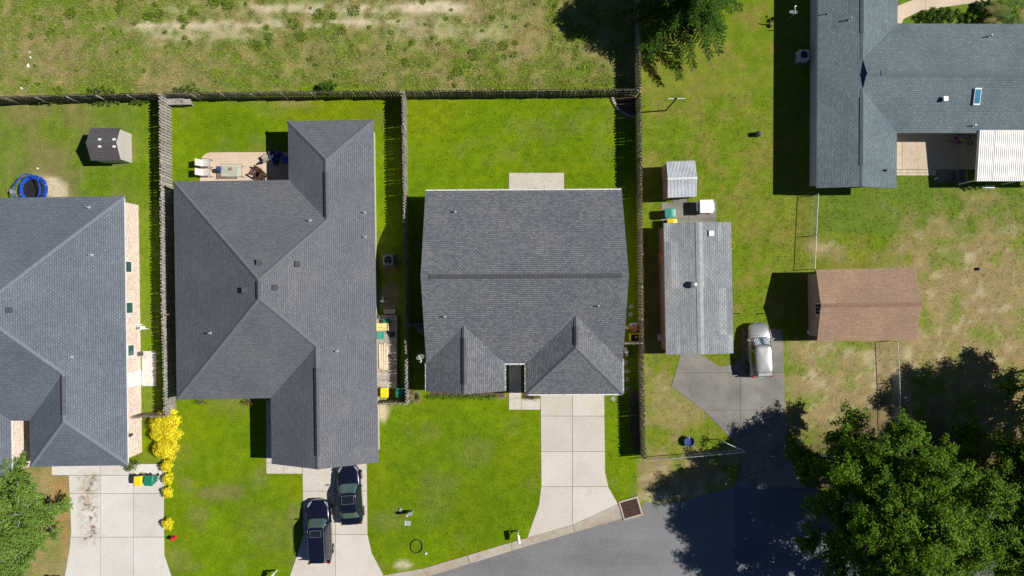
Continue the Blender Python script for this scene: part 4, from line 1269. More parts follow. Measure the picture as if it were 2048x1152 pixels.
# conifer hanging over the fence at the top
t = thing('conifer_tree', 'dark conifer with long feathery drooping branches over the fence', 'tree', Vector((13.2, 22.0, 0)))
wood = MB()
wood.tube([(0, 0, -.1), (.1, -.1, 3), (.1, .05, 6), (0, 0, 9.6)], [.32, .26, .17, .03], 9)
Vs, Fs, Cs = [], [], []; kk = 0
for i in range(95):
    z = 2.2 + 7.2 * (i / 95) ** 1.0
    L = (5.2 - 4.5 * ((z - 2.2) / 7.6) ** 1.25) * rnd.uniform(.72, 1.1)
    a = i * 2.39996 + rnd.uniform(-.3, .3)
    d = Vector((math.cos(a), math.sin(a), 0)); sd = Vector((-d.y, d.x, 0))
    pts = [Vector((0, 0, z)) + d * L * q + sd * L * .06 * math.sin(q * 4 + i) + Vector((0, 0, .10 * L * q - .30 * L * q * q)) for q in [j / 7 for j in range(8)]]
    wood.tube(pts, [.05 * (1 - j / 8.5) for j in range(8)], 5)
    # side sprays of needles
    m = int(L * 13)
    for j in range(m):
        q = .16 + .84 * (j + rnd.random()) / m
        b = pts[0].lerp(pts[-1], 0) if q <= 0 else pts[min(6, int(q * 7))].lerp(pts[min(7, int(q * 7) + 1)], q * 7 - int(q * 7))
        sg = 1 if j % 2 else -1
        ln = (.35 + .9 * (1 - q)) * rnd.uniform(.6, 1.15) * min(1, L / 3 + .3)
        dv = (d * rnd.uniform(.45, .9) + sd * sg * rnd.uniform(.6, 1.0) + Vector((0, 0, rnd.uniform(-.25, .05)))).normalized()
        nn = int(ln * 34) + 5
        tt = RS.rand(nn)
        pt = np.array(b)[None, :] + np.array(dv)[None, :] * (tt * ln)[:, None] + np.stack([RS.normal(0, .022, nn), RS.normal(0, .022, nn), -.12 * tt * ln + RS.normal(0, .02, nn)], 1)
        V_, F_, C_2 = leaves(pt, np.tile([0, 0, 1.], (nn, 1)), .15, .42, shade_cols(nn, (.040, .105, .010), .3, (.085, .17, .015), .28), .5, np.tile(np.array(dv), (nn, 1)))
        Vs.append(V_); Fs.append(F_ + kk); Cs.append(C_2); kk += len(V_)
wood.build('trunk', M['bark'], t, smooth=True)
npmesh('crown', np.concatenate(Vs), np.concatenate(Fs), M['needle'], np.concatenate(Cs), t)

# ------------------------------------------------------------------ shrubs
def shrub(name, label, loc, rx, ry, h, base, alt=None, n=8, per=420, size=.12, aspect=.5, group=None, mkey='leaf', cat='shrub', cr=(.28, .42), spiky=0., hollow=.35):
    t = thing(name, label, cat, loc, 0, group)
    cl = []; wood = MB()
    for i in range(n):
        a = i * 2.4; q = math.sqrt((i + .3) / n)
        c = (math.cos(a) * rx * q * .8, math.sin(a) * ry * q * .8, h * (.45 + .35 * (1 - q * q) + rnd.uniform(-.08, .08)))
        r = rnd.uniform(*cr) * max(min(rx, ry), .3)
        cl.append((c, r)); wood.tube([(c[0] * .1, c[1] * .1, -.03), (c[0] * .6, c[1] * .6, c[2] * .5), c], [.03, .02, .008], 5)
    wood.build('stem', M['bark'], t)
    V_, F_, C_2 = cluster([(c, max(r, .14)) for c, r in cl], per / max(.12, np.mean([r * r for _, r in cl])) / n, size, aspect, base, alt, .35, .5, .2, hollow)
    V_[:, 2] = np.maximum(V_[:, 2], .015)
    npmesh('foliage', V_, F_, M[mkey], C_2, t)
    return t
YEL = (.90, .78, .035); YEL2 = (.72, .62, .03)
def ysh(px, py, rx, ry, h, label, per):
    shrub('yellow_shrub', label, P(px, py, h * .6) * 1 - Vector((0, 0, h * .6)), rx, ry, h, YEL, YEL2, 12, per, .2, .28, 'golden yellow shrubs along the drive', 'yleaf', cr=(.4, .6))
ysh(331, 846, 1.35, .95, 1.5, 'large golden shrub at the end of the divided board fence', 3600)
ysh(333, 874, 1.3, .8, 1.45, 'golden shrub second from the fence in the big clump', 2800)
ysh(331, 900, 1.15, .75, 1.35, 'golden shrub at the lower end of the big clump', 2500)
ysh(333, 933, .55, .46, .9, 'round golden shrub right of the pale concrete near the bins', 1600)
ysh(336, 958, .48, .42, .8, 'round golden shrub touching the green bin', 1300)
ysh(335, 985, .46, .42, .75, 'small golden shrub just below the green bin', 1200)
ysh(335, 1048, .48, .44, .75, 'lone golden shrub nearest the red hydrant', 1300)
GR = (.07, .125, .014); GRL = (.13, .20, .02)
shrub('green_shrub', 'loose green shrub at the corner of the brick house', P(270, 926), .75, .6, 1.1, GRL, GR, 9, 1400, .14, .45)
for k, px in enumerate([866, 880, 894, 908, 922, 936, 950, 964, 978, 990]):
    pos = ['at the left end', 'second from left', 'third from left', 'fourth from left', 'fifth from left', 'sixth from left', 'seventh from left', 'eighth from left', 'ninth from left', 'at the right end'][k]
    shrub('hedge_shrub', 'low clipped green shrub ' + pos + ' of the front hedge', P(px, 792.5 - (.4 if k % 2 else 0)), .36, .3, .55, (.13, .24, .014), (.18, .29, .02), 6, 420, .09, .5, 'clipped hedge of the middle house', cr=(.5, .7))
for k, (px, py) in enumerate([(1012, 741), (1012, 767), (1047, 740), (1047, 767)]):
    lab = ['upper left', 'lower left', 'upper right', 'lower right'][k]
    shrub('entry_shrub', 'small round green shrub, ' + lab + ' of four beside the entry walk', P(px, py), .26, .34, .7, (.22, .30, .02), (.24, .30, .03), 5, 300, .07, .5, 'shrubs beside the entry walk', cr=(.6, .8))
shrub('red_shrub', 'dark red leaved plants beside the entry walk', P(1062, 795), .7, .14, .3, (.10, .025, .03), (.16, .06, .05), 7, 330, .09, .4, cr=(.7, .9))
shrub('rose_bush', 'rose bush with red blooms under the charcoal eave', P(500, 803), .42, .35, .8, (.06, .11, .02), (.55, .03, .05), 7, 420, .1, .5)
shrub('flower_bush', 'low dark flowering plants under the charcoal eave', P(405, 803), .8, .22, .5, (.05, .075, .02), (.25, .04, .06), 8, 420, .09, .5)
shrub('weed_bush', 'bushy green weed against the field side of the fence', P(660, 177), 1.0, .55, 1.0, (.075, .15, .012), (.05, .10, .01), 12, 2200, .14, .5)
for k, (px, py, rx, ry, h, lab) in enumerate([(215, 205, 1.3, .4, .6, 'green weeds spilling through the left lot fence near its middle'), (98, 204, 1.6, .35, .8, 'rank weeds against the left lot fence nearest the frame edge'),
        (282, 204, .9, .4, .6, 'green weeds at the left lot fence close to the corner'), (205, 182, 1.4, .4, .5, 'tall weeds in the field behind the left lot fence'), (375, 180, 1.3, .35, .5, 'tall weeds in the field behind the bench')]):
    shrub('weed_patch', lab, P(px, py), rx, ry, h, (.085, .155, .015), (.12, .18, .02), 14, 1700, .13, .5, 'weeds along the back fence', cat='weeds')
shrub('leafy_weed', 'broad leaved weed below the white patio cover', P(1945, 375), 1.0, .3, .5, (.08, .16, .02), GRL, 9, 700, .2, .4)
for k, (px, py, lab) in enumerate([(1600, 190, 'upper'), (1598, 228, 'lower')]):
    shrub('shade_plant', lab + ' pale leaved plant in the shade of the ranch house', P(px, py), .4, .6, .7, (.09, .12, .05), (.22, .26, .16), 6, 260, .16, .4)
shrub('hedge_shrub', 'dark clipped hedge in the ranch house front bed', P(1878, 36), 2.0, .75, .9, (.055, .10, .012), GR, 18, 4200, .13, .5)
shrub('bright_shrub', 'bright green shrub in the ranch house front bed', P(1955, 40), 1.7, .6, .85, (.11, .20, .012), GRL, 16, 3600, .13, .5)
# ornamental grass beside the divided fence
t = thing('ornamental_grass', 'tan green tuft of fountain grass by the fence end', 'grass tuft', P(832, 792))
n = 420; a = RS.uniform(0, 6.283, n); L = RS.uniform(.4, .85, n); sp = RS.uniform(.15, .8, n)
d = np.stack([np.cos(a), np.sin(a)], 1); sdv = np.stack([-d[:, 1], d[:, 0]], 1) * .012
Vv = []; Fv = []
r0 = d * RS.uniform(0, .12, n)[:, None]
p1 = r0 + d * (L * sp * .5)[:, None]; p2 = r0 + d * (L * sp)[:, None] * 1.15
z1_ = L * .6; z2_ = L * np.sqrt(np.clip(1 - sp ** 2, .05, 1)) * .8
Vv = np.stack([np.c_[r0 - sdv, np.zeros(n)], np.c_[r0 + sdv, np.zeros(n)], np.c_[p1 + sdv, z1_], np.c_[p1 - sdv, z1_]], 1)
Vt = np.stack([np.c_[p1 - sdv, z1_], np.c_[p1 + sdv, z1_], np.c_[p2 + sdv * .3, z2_], np.c_[p2 - sdv * .3, z2_]], 1)
Vv = np.concatenate([Vv.reshape(-1, 3), Vt.reshape(-1, 3)])
npmesh('blades', Vv, np.arange(len(Vv)).reshape(-1, 4), M['leaf'], shade_cols(len(Vv), (.20, .21, .07), .3, (.34, .27, .15), .4), t)

def palm(label, loc, h, nf, L, base, lean=(0, 0), group='palms by the ranch house walk'):
    t = thing('palm', label, 'palm', loc, 0, group)
    top = Vector((lean[0], lean[1], h))
    wood = MB(); wood.tube([(0, 0, -.1), top * .5 + Vector((0, 0, 0)), top], [.16, .12, .1], 8); wood.build('trunk', M['tan'], t)
    for i in range(nf):
        a = i * 2.39996; el = rnd.uniform(-.1, .75); l = L * rnd.uniform(.75, 1.1)
        d = Vector((math.cos(a), math.sin(a), 0)); sd = Vector((-d.y, d.x, 0)); mb = MB()
        sp = [top + d * l * q + Vector((0, 0, l * (el * q - .55 * q * q))) for q in [j / 6 for j in range(7)]]
        mb.tube(sp, [.02 * (1 - j / 8) for j in range(7)], 4)
        for j in range(1, 26):
            q = .2 + .8 * j / 26; k = q * 6; k0 = min(5, int(k)); b = sp[k0].lerp(sp[k0 + 1], k - k0)
            for sg in (1, -1):
                tip = b + (d * .6 + sd * sg).normalized() * .34 * l * (1.1 - .75 * q) - Vector((0, 0, .05))
                w_ = d * .018
                mb.add([b - w_, b + w_, tip + w_ * .2, tip - w_ * .2], [(0, 1, 2, 3)])
        o = mb.build('frond', M['leaf'], t)
        c = base if rnd.random() > .2 else (.25, .22, .08)
        at = o.data.color_attributes.new('col', 'FLOAT_COLOR', 'POINT')
        s_ = rnd.uniform(.75, 1.25)
        at.data.foreach_set('color', np.tile([c[0] * s_, c[1] * s_, c[2] * s_, 1], len(o.data.vertices)))
palm('spiky dark palm beside the curved walk', P(1962, 20), .5, 26, .8, (.04, .075, .02))
palm('green palm at the top right corner', P(2030, 22, 1.4) - Vector((0, 0, 1.4)), 1.4, 22, 1.9, (.09, .16, .025))
palm('yellowish palm against the ranch house eave', P(1998, 36, 1.2) - Vector((0, 0, 1.2)), 1.2, 16, 1.5, (.16, .19, .05))

# ------------------------------------------------------------------ grass and weeds
def blades(N, xr, yr, h, r, per, w, dens, name, label, seed, zoff=.0, mul=1.0, roads=PADS, straw=.0):
    rs = np.random.RandomState(seed)
    x = rs.uniform(xr[0], xr[1], N); y = rs.uniform(yr[0], yr[1], N)
    px = x * S + 1024; py = 576 - y * S
    keep = dens(x, y, px, py, rs)
    for pl in roads: keep &= ~inpoly(px, py, pl)
    x, y = x[keep], y[keep]; n = len(x)
    col = ground_color(x, y) * mul
    cx = np.repeat(x, per); cy = np.repeat(y, per); m = len(cx)
    hs = np.repeat(rs.uniform(.55, 1.3, n), per)
    a = rs.uniform(0, 6.283, m); q = np.sqrt(rs.rand(m)) * r * hs
    bx = cx + np.cos(a) * q; by = cy + np.sin(a) * q
    b = rs.uniform(0, 6.283, m); ln = h * hs * rs.uniform(.5, 1.3, m)
    lean = rs.uniform(.3, 1.1, m)
    dx, dy = np.cos(b), np.sin(b)
    z = np.full(m, zoff)
    v0 = np.stack([bx - dy * w, by + dx * w, z], 1); v1 = np.stack([bx + dy * w, by - dx * w, z], 1)
    v2 = np.stack([bx + dx * ln * lean, by + dy * ln * lean, z + ln], 1)
    V_ = np.stack([v0, v1, v2], 1).reshape(-1, 3)
    c = np.repeat(col, per, 0)
    c[rs.rand(m) < straw] = (.42, .36, .19)
    c = c * rs.uniform(.55, 1.6, m)[:, None]
    o = npmesh(name, V_, np.arange(3 * m).reshape(m, 3), M['blade'], np.repeat(np.clip(c, 0, .8), 3, 0))
    return tag(o, label, 'grass', kind='stuff')
HR = [(843, 380, 1258, 790), (380, 260, 745, 920), (-50, 400, 262, 930), (1628, -20, 2100, 262), (1628, 262, 1790, 370), (1330, 450, 1460, 700), (1640, 545, 1830, 675), (760, 630, 795, 777)]
def outside(px, py):
    k = np.ones(px.shape, bool)
    for (a_, b_, c_, d_) in HR: k &= ~((px > a_) & (px < c_) & (py > b_) & (py < d_))
    return k
def d_lawn(x, y, px, py, rs):
    dry = ground_color(x, y); g_ = dry[:, 1] / (dry[:, 0] + 1e-6)
    return outside(px, py) & (py > 190) & (rs.rand(len(x)) < np.clip((g_ - .55) * 1.6, .12, 1)) & (dry[:, 2] < .2)
blades(62000, (-42, 42), (-24, 24), .075, .11, 10, .010, d_lawn, 'lawn_grass', 'short lawn grass over the yards', 3, mul=1.25, straw=.03)
def d_field(x, y, px, py, rs):
    c_ = ground_color(x, y)
    return (((py < 176) & (px < 1262)) | ((py < 190) & (py > 176) & (rs.rand(len(x)) < .4) & (px < 1262))) & (rs.rand(len(x)) < np.clip((.36 - c_[:, 0]) * 5, .04, 1))
blades(15000, (-42, 10.5), (15, 24), .15, .2, 12, .014, d_field, 'field_grass', 'rough grass over the sandy field', 4, mul=1.2, straw=.25)
# leafy weed clumps in the field, greener than the rest
rs = np.random.RandomState(8)
Vs, Fs, Cs = [], [], []; kk = 0
for i in range(110):
    px = rs.uniform(-20, 1255); py = rs.uniform(-15, 178)
    if i < 24:
        px, py = [(145, 27), (245, 8), (240, 18), (300, 33), (322, 28), (365, 38), (385, 25), (640, 28), (685, 62), (605, 73), (540, 75), (520, 92), (1008, 92), (918, 144), (623, 118), (372, 45), (430, 5), (460, 8), (670, 32), (590, 48), (1030, 110), (950, 110), (710, 22), (120, 180)][i]
    c = P(px, py); r = rs.uniform(.1, .24) if i >= 24 else rs.uniform(.28, .5)
    n = int(900 * r * r) + 14
    a = rs.uniform(0, 6.283, n); q = np.sqrt(rs.rand(n)) * r
    pt = np.stack([c.x + np.cos(a) * q, c.y + np.sin(a) * q, rs.uniform(.03, .1 + r * .5, n)], 1)
    V_, F_, C_2 = leaves(pt, np.tile([0, 0, 1.], (n, 1)), .12, .5, shade_cols(n, (.17, .255, .022), .3, (.13, .205, .018), .4), .45)
    Vs.append(V_); Fs.append(F_ + kk); Cs.append(C_2); kk += len(V_)
tag(npmesh('field_weeds', np.concatenate(Vs), np.concatenate(Fs), M['leaf'], np.concatenate(Cs)), 'scattered green leafy weeds in the sandy field', 'weeds', kind='stuff')
# ------------------------------------------------------------------ cars
def car(label, loc, rz, L, W, HT, paint, kind, sunroof=None, rails=False, shade=False):
    t = thing('parked_car', label, 'car', loc, rz, 'parked cars')
    hw = W / 2
    if kind == 'sedan':
        zt = [(0, .60), (.025, .70), (.09, .78), (.19, .86), (.29, .93), (.45, .95), (.65, .97), (.84, 1.0), (.93, .98), (.975, .92), (1, .78)]
        cab = (.27, .905, .43, .745, .95)
    elif kind == 'van':
        zt = [(0, .62), (.025, .74), (.08, .85), (.16, .95), (.25, 1.02), (.45, 1.03), (.65, 1.04), (.86, 1.06), (.95, 1.05), (.98, 1.0), (1, .85)]
        cab = (.225, .985, .40, .915, 1.02)
    else:
        zt = [(0, .58), (.025, .70), (.09, .80), (.19, .90), (.27, .97), (.45, .99), (.65, 1.0), (.86, 1.02), (.95, 1.0), (.98, .95), (1, .8)]
        cab = (.255, .985, .385, .90, .98)
    ww = {0: .52, .025: .74, .08: .885, .09: .90, .16: .96, .19: .97, .25: 1, .27: 1, .29: 1, .45: 1, .65: 1, .84: .985, .86: .985, .93: .95, .95: .93, .975: .87, .98: .86, 1: .66}
    vs_ = []; n = 12
    for (q, z) in zt:
        y = L / 2 - q * L; h_ = hw * ww[q]
        zb = .30 if q in (0, 1) else .22
        ring = [(0, zb), (h_ * .86, zb), (h_ * .985, zb + .14), (h_, z * .62), (h_ * .965, z - .075), (h_ * .80, z + .01), (0, z + .045)]
        pts = ring + [(-x, zz) for x, zz in ring[-2:0:-1]]
        vs_ += [(x, y, zz) for x, zz in pts]
    m = len(zt); fs = []
    for i in range(m - 1):
        for k in range(n):
            fs.append((i * n + k, (i + 1) * n + k, (i + 1) * n + (k + 1) % n, i * n + (k + 1) % n))
    fs += [tuple(range(n)), tuple(range(m * n - 1, (m - 1) * n - 1, -1))]
    body = MB().add(vs_, fs).build('body', paint, t, smooth=True, sub=2)
    f0, r0, f1, r1, zb = cab; Y = lambda q: L / 2 - q * L
    wb, wr = hw * .93, hw * .70
    # greenhouse: stacked rounded outlines, glass patches lie just proud of the painted shell
    yc0, hl0, yc1, hl1 = (Y(f0) + Y(r0)) / 2, (Y(f0) - Y(r0)) / 2, (Y(f1) + Y(r1)) / 2, (Y(f1) - Y(r1)) / 2
    zt_ = HT - .05
    def gp(th, u, out=0.):
        """point on the greenhouse: th angle round it, u 0 at the belt line .. 1 at the roof edge"""
        e_ = 2 / 5.5
        c_, s_ = math.cos(th), math.sin(th)
        w_ = wb + (wr - wb) * (u ** 1.15); hl = hl0 + (hl1 - hl0) * u; yc = yc0 + (yc1 - yc0) * u
        x = math.copysign(abs(c_) ** e_, c_); y = math.copysign(abs(s_) ** e_, s_)
        return Vector((x * (w_ + out), yc + y * (hl + out), zb - .1 + (zt_ - zb + .1) * u + out * .6))
    N = 64
    vs_ = []; fs = []
    lev = [0, .25, .5, .75, .93, 1.0]
    for u in lev: vs_ += [gp(2 * math.pi * k / N, u) for k in range(N)]
    for q in ((.94, .03), (.8, .05), (.5, .068)):
        for k in range(N):
            v = gp(2 * math.pi * k / N, 1.0); vs_.append(Vector((v.x * q[0], yc1 + (v.y - yc1) * q[0], zt_ + q[1])))
    nl = len(lev) + 3
    for i in range(nl - 1):
        for k in range(N): fs.append((i * N + k, i * N + (k + 1) % N, (i + 1) * N + (k + 1) % N, (i + 1) * N + k))
    vs_.append(Vector((0, yc1, zt_ + .075))); fs += [((nl - 1) * N + k, (nl - 1) * N + (k + 1) % N, nl * N) for k in range(N)]
    cabin = MB().add(vs_, fs).build('cabin', paint, t, smooth=True)
    def patch(name, a0, a1, u0, u1, mtl, par=t, out=.008):
        na, nu = 14, 5; v2 = []; f2 = []
        for lay in (out, -.03):
            for i in range(na + 1):
                for j in range(nu + 1): v2.append(gp(R(a0 + (a1 - a0) * i / na), u0 + (u1 - u0) * j / nu, lay))
        o_ = (na + 1) * (nu + 1); g_ = lambda i, j: i * (nu + 1) + j
        for i in range(na):
            for j in range(nu):
                f2.append((g_(i, j), g_(i + 1, j), g_(i + 1, j + 1), g_(i, j + 1)))
        rim_ = [g_(i, 0) for i in range(na + 1)] + [g_(na, j) for j in range(1, nu + 1)] + [g_(i, nu) for i in range(na - 1, -1, -1)] + [g_(0, j) for j in range(nu - 1, 0, -1)]
        for i in range(len(rim_)): f2.append((rim_[i], rim_[i] + o_, rim_[(i + 1) % len(rim_)] + o_, rim_[(i + 1) % len(rim_)]))
        ob = MB().add(v2, f2).build(name, mtl, par)
        return ob
    VV = Vector
    ws = patch('windshield', 48, 132, .16, .93, M['cglass'])
    if shade:
        sm = NT('reflective_sunshade')
        wv = sm.n('TexWave'); inp(wv, 'Scale', 2.6); inp(wv, 'Distortion', 2.2); inp(wv, 'Detail', 1.0)
        sm.l(sm.n('TexCoord').outputs['Object'], wv.inputs['Vector'])
        sm.l(sm.ramp(wv.outputs['Fac'], [(.42, (.03, .07, .14)), (.56, (.72, .75, .78))]), sm.b.inputs['Base Color']); inp(sm.b, 'Roughness', .35)
        for s_ in (0, 1): patch('sunshade', 52 + 39 * s_, 89 + 39 * s_, .26, .86, sm.m, ws, .014)
    patch('rear_window', -130, -50, .22 if kind == 'sedan' else .40, .92, M['cglass'] if kind == 'sedan' else M['dglass'])
    cuts = [(2, 40), (-40, -3)] if kind == 'sedan' else [(9, 41), (-14, 5), (-41, -18)]
    for (a0, a1) in cuts:
        patch('side_window', a0, a1, .26, .86, M['dglass']); patch('side_window', 180 - a1, 180 - a0, .26, .86, M['dglass'])
    for sx in (-1, 1):
        # mirror, handles, lamps, wheels
        mb = MB(); yy = Y(f0 + .07)
        mb.box((sx * (hw + .07), yy, zb + .04), (.20, .10, .14)).box((sx * (hw - .04), yy, zb - .02), (.12, .06, .05)); mb.build('mirror', paint if paint != M['silver'] else M['silver'], t, bevel=.03)
        hl = MB(); hl.add([(sx * hw * .50, Y(.022), .66), (sx * hw * .76, Y(.045), .69), (sx * hw * .86, Y(.10), .79), (sx * hw * .80, Y(.105), .815), (sx * hw * .54, Y(.042), .735)], [(0, 1, 2, 3, 4)] if sx > 0 else [(4, 3, 2, 1, 0)])
        hl.v = [v + VV((0, .015, .02)) for v in hl.v]; nv = len(hl.v)
        hl.add([v - VV((0, .05, .05)) for v in hl.v], [tuple(reversed(range(5)))]); hl.f += [(i, (i + 1) % 5, (i + 1) % 5 + 5, i + 5) for i in range(5)]
        hl.build('headlight', M['head'], t)
        MB().box((sx * hw * .80, Y(.975), .80 if kind == 'sedan' else .92), (.24, .10, .12 if kind == 'sedan' else .38)).build('tail_light', M['tail'], t, bevel=.04)
        for q in (.185, .80):
            wx = sx * (hw - .09); wy = Y(q)
            ty = MB().lathe([(.20, -.11), (.30, -.11), (.335, -.08), (.335, .08), (.30, .11), (.20, .11), (0, .10)], (0, 0, 0), 20)
            Mx = Matrix.Translation((wx, wy, .335)) @ Matrix.Rotation(R(90) * sx, 4, 'Y')
            wh = ty.xform(Mx).build('wheel', M['tyre'], t)
            rm = MB().lathe([(.19, .1), (.205, .125), (.19, .118), (.06, .10), (.05, .128), (0, .13)], (0, 0, 0), 18)
            for k in range(5):
                a = 2 * math.pi * k / 5
                rm.bar((.05 * math.cos(a), .05 * math.sin(a), .115), (.19 * math.cos(a), .19 * math.sin(a), .115), .05, .02)
            rm.xform(Mx).build('rim', M['rim'], wh)
            MB().lathe([(.395, .0), (.36, .03), (.33, .0)], (0, 0, 0), 18).xform(Matrix.Translation((sx * (hw - .03), wy, .345)) @ Matrix.Rotation(R(90) * sx, 4, 'Y')).build('wheel_arch', M['black'], t)
        for q in (.46, .66):
            MB().box((sx * (hw * .985), Y(q), .78), (.03, .2, .035)).build('door_handle', M['chrome'] if paint != M['silver'] else paint, t)
        if rails:
            MB().tube([(sx * wr * .90, Y(f1 + .03), HT + .01), (sx * wr * .92, Y(f1 + .06), HT + .05), (sx * wr * .92, Y(r1 - .05), HT + .05), (sx * wr * .90, Y(r1 - .01), HT)], .022, 8).build('roof_rail', M['chrome'], t)
        # hood crease and pillar trim
        MB().tube([(sx * hw * .50, Y(.05), .745 if kind != 'van' else .80), (sx * hw * .62, Y(f0 - .03), zb - .04)], .008, 5).build('hood_crease', paint, t)
    gr = MB()
    for k in range(3): gr.box((0, Y(.004), .50 + k * .06), (hw * .9, .06, .03))
    gr.build('grille', M['chrome'], t)
    MB().box((0, Y(.003), .40), (.52, .04, .12)).build('license_plate', M['white'], t)
    MB().box((0, Y(.999) - .0, .62), (.32, .05, .15)).build('license_plate', M['white'], t)
    MB().tube([(-wb * .7, Y(f0 - .012), zb - .015), (-.05, Y(f0 - .0), zb + .03)], .012, 5).tube([(.05, Y(f0 - .012), zb + .0), (wb * .75, Y(f0 - .003), zb + .02)], .012, 5).build('wiper', M['black'], t)
    MB().tube([(0, Y(r1 - .04), HT - .01), (0, Y(r1 - .01), HT + .12)], [.014, .006], 6).build('antenna', M['black'], t)
    if sunroof:
        a_, b_, w_ = sunroof
        zz = HT + .034
        fr = MB()
        y0, y1 = Y(a_), Y(b_); wx = wr * w_
        for (p_, q_) in (((-wx, y0), (wx, y0)), ((wx, y0), (wx, y1)), ((wx, y1), (-wx, y1)), ((-wx, y1), (-wx, y0))):
            fr.bar((p_[0], p_[1], zz - .012), (q_[0], q_[1], zz - .012), .022, .02)
        s2 = fr.build('sunroof', M['grey'], t)
        MB().box((0, (y0 + y1) / 2, zz - .014), (2 * wx - .03, abs(y1 - y0) - .03, .02)).build('sunroof_pane', M['dglass'], s2)
    if kind != 'sedan':
        MB().box((0, Y(r1 + .005), HT - .02), (wr * 1.7, .22, .04)).build('spoiler', paint, t, bevel=.015)
    MB().tube([(-hw * .80, Y(.985), .50), (0, Y(.999) - .02, .50), (hw * .80, Y(.985), .50)], .05, 6).build('rear_bumper', paint if kind != 'sedan' else paint, t)
    return t
car('dark navy family van with roof rails and sunroof, lower of two', (P(643, 1057)), R(2.2), 5.0, 1.94, 1.66, M['navy'], 'suv', (.42, .52, .62), True)
car('dark navy sedan with glass roof parked nose under the eave', (P(704, 985)), R(4.0), 4.72, 1.86, 1.5, M['navy'], 'sedan', (.46, .60, .74))
car('silver hatchback wagon with striped sunshade on the old driveway', (P(1513, 699)), R(3.2), 4.3, 1.8, 1.62, M['silver'], 'van', None, False, True)
# ------------------------------------------------------------------ bins
def bin_(label, loc, rz, mkey, lid=None, h=1.05, group='wheeled rubbish bins', w=.58, d=.66):
    t = thing('wheelie_bin', label, 'bin', loc, rz, group)
    mb = MB(); b0 = [(-w * .40, -d * .38), (w * .40, -d * .38), (w * .40, d * .38), (-w * .40, d * .38)]; b1 = [(-w / 2, -d / 2), (w / 2, -d / 2), (w / 2, d / 2), (-w / 2, d / 2)]
    mb.add([(x, y, .05) for x, y in b0] + [(x, y, h - .08) for x, y in b1], [(3, 2, 1, 0), (0, 1, 5, 4), (1, 2, 6, 5), (2, 3, 7, 6), (3, 0, 4, 7), (4, 5, 6, 7)])
    mb.build('body', M[mkey], t, bevel=.03)
    ld = MB(); n = 6; vs_ = []
    for i in range(n + 1):
        y = -d / 2 - .03 + (d + .08) * i / n; z = h - .06 + .07 * math.sin(math.pi * min(1, (i + .5) / n))
        vs_ += [(-w / 2 - .03, y, z - .05), (-w / 2 + .04, y, z + .02), (w / 2 - .04, y, z + .02), (w / 2 + .03, y, z - .05)]
    fs = []
    for i in range(n):
        for k in range(3): fs.append((4 * i + k, 4 * i + k + 1, 4 * i + k + 5, 4 * i + k + 4))
    fs += [(3, 2, 1, 0), (4 * n, 4 * n + 1, 4 * n + 2, 4 * n + 3)] + [(4 * i, 4 * i + 4, 4 * i + 7, 4 * i + 3) for i in range(n)]
    L = ld.add(vs_, fs).build('lid', M[lid or mkey], t)
    MB().bar((-w * .3, 0, h + .04), (w * .3, 0, h + .04), .04, .02).build('lid_rib', M[lid or mkey], L)
    MB().tube([(-w * .36, d / 2 + .02, h - .1), (-w * .36, d / 2 + .11, h - .06), (w * .36, d / 2 + .11, h - .06), (w * .36, d / 2 + .02, h - .1)], .018, 6).build('handle', M['black'], t)
    for sx in (-1, 1):
        MB().lathe([(0, -.03), (.11, -.03), (.11, .03), (0, .03)], (0, 0, 0), 14).xform(Matrix.Translation((sx * w * .46, d * .40, .11)) @ Matrix.Rotation(R(90), 4, 'Y')).build('wheel', M['black'], t)
    return t
bin_('yellow lidded bin beside the golden shrubs', P(288.5, 955.5), R(1), 'yellow')
bin_('green wheeled bin beside the golden shrubs', P(310, 955), R(-4), 'green', w=.66, d=.7)
bin_('yellow wheeled bin behind the board gate fence', P(773, 782), R(2), 'yellow')
bin_('green wheeled bin in the fence corner behind the board gate', P(803, 782), R(-6), 'green')
bin_('teal green wheeled bin on the pad by the workshop', P(1335, 429), R(92), 'teal', w=.66, d=.72, h=1.1)
bin_('yellow bin half under the workshop eave', P(1339, 448), R(90), 'yellow')

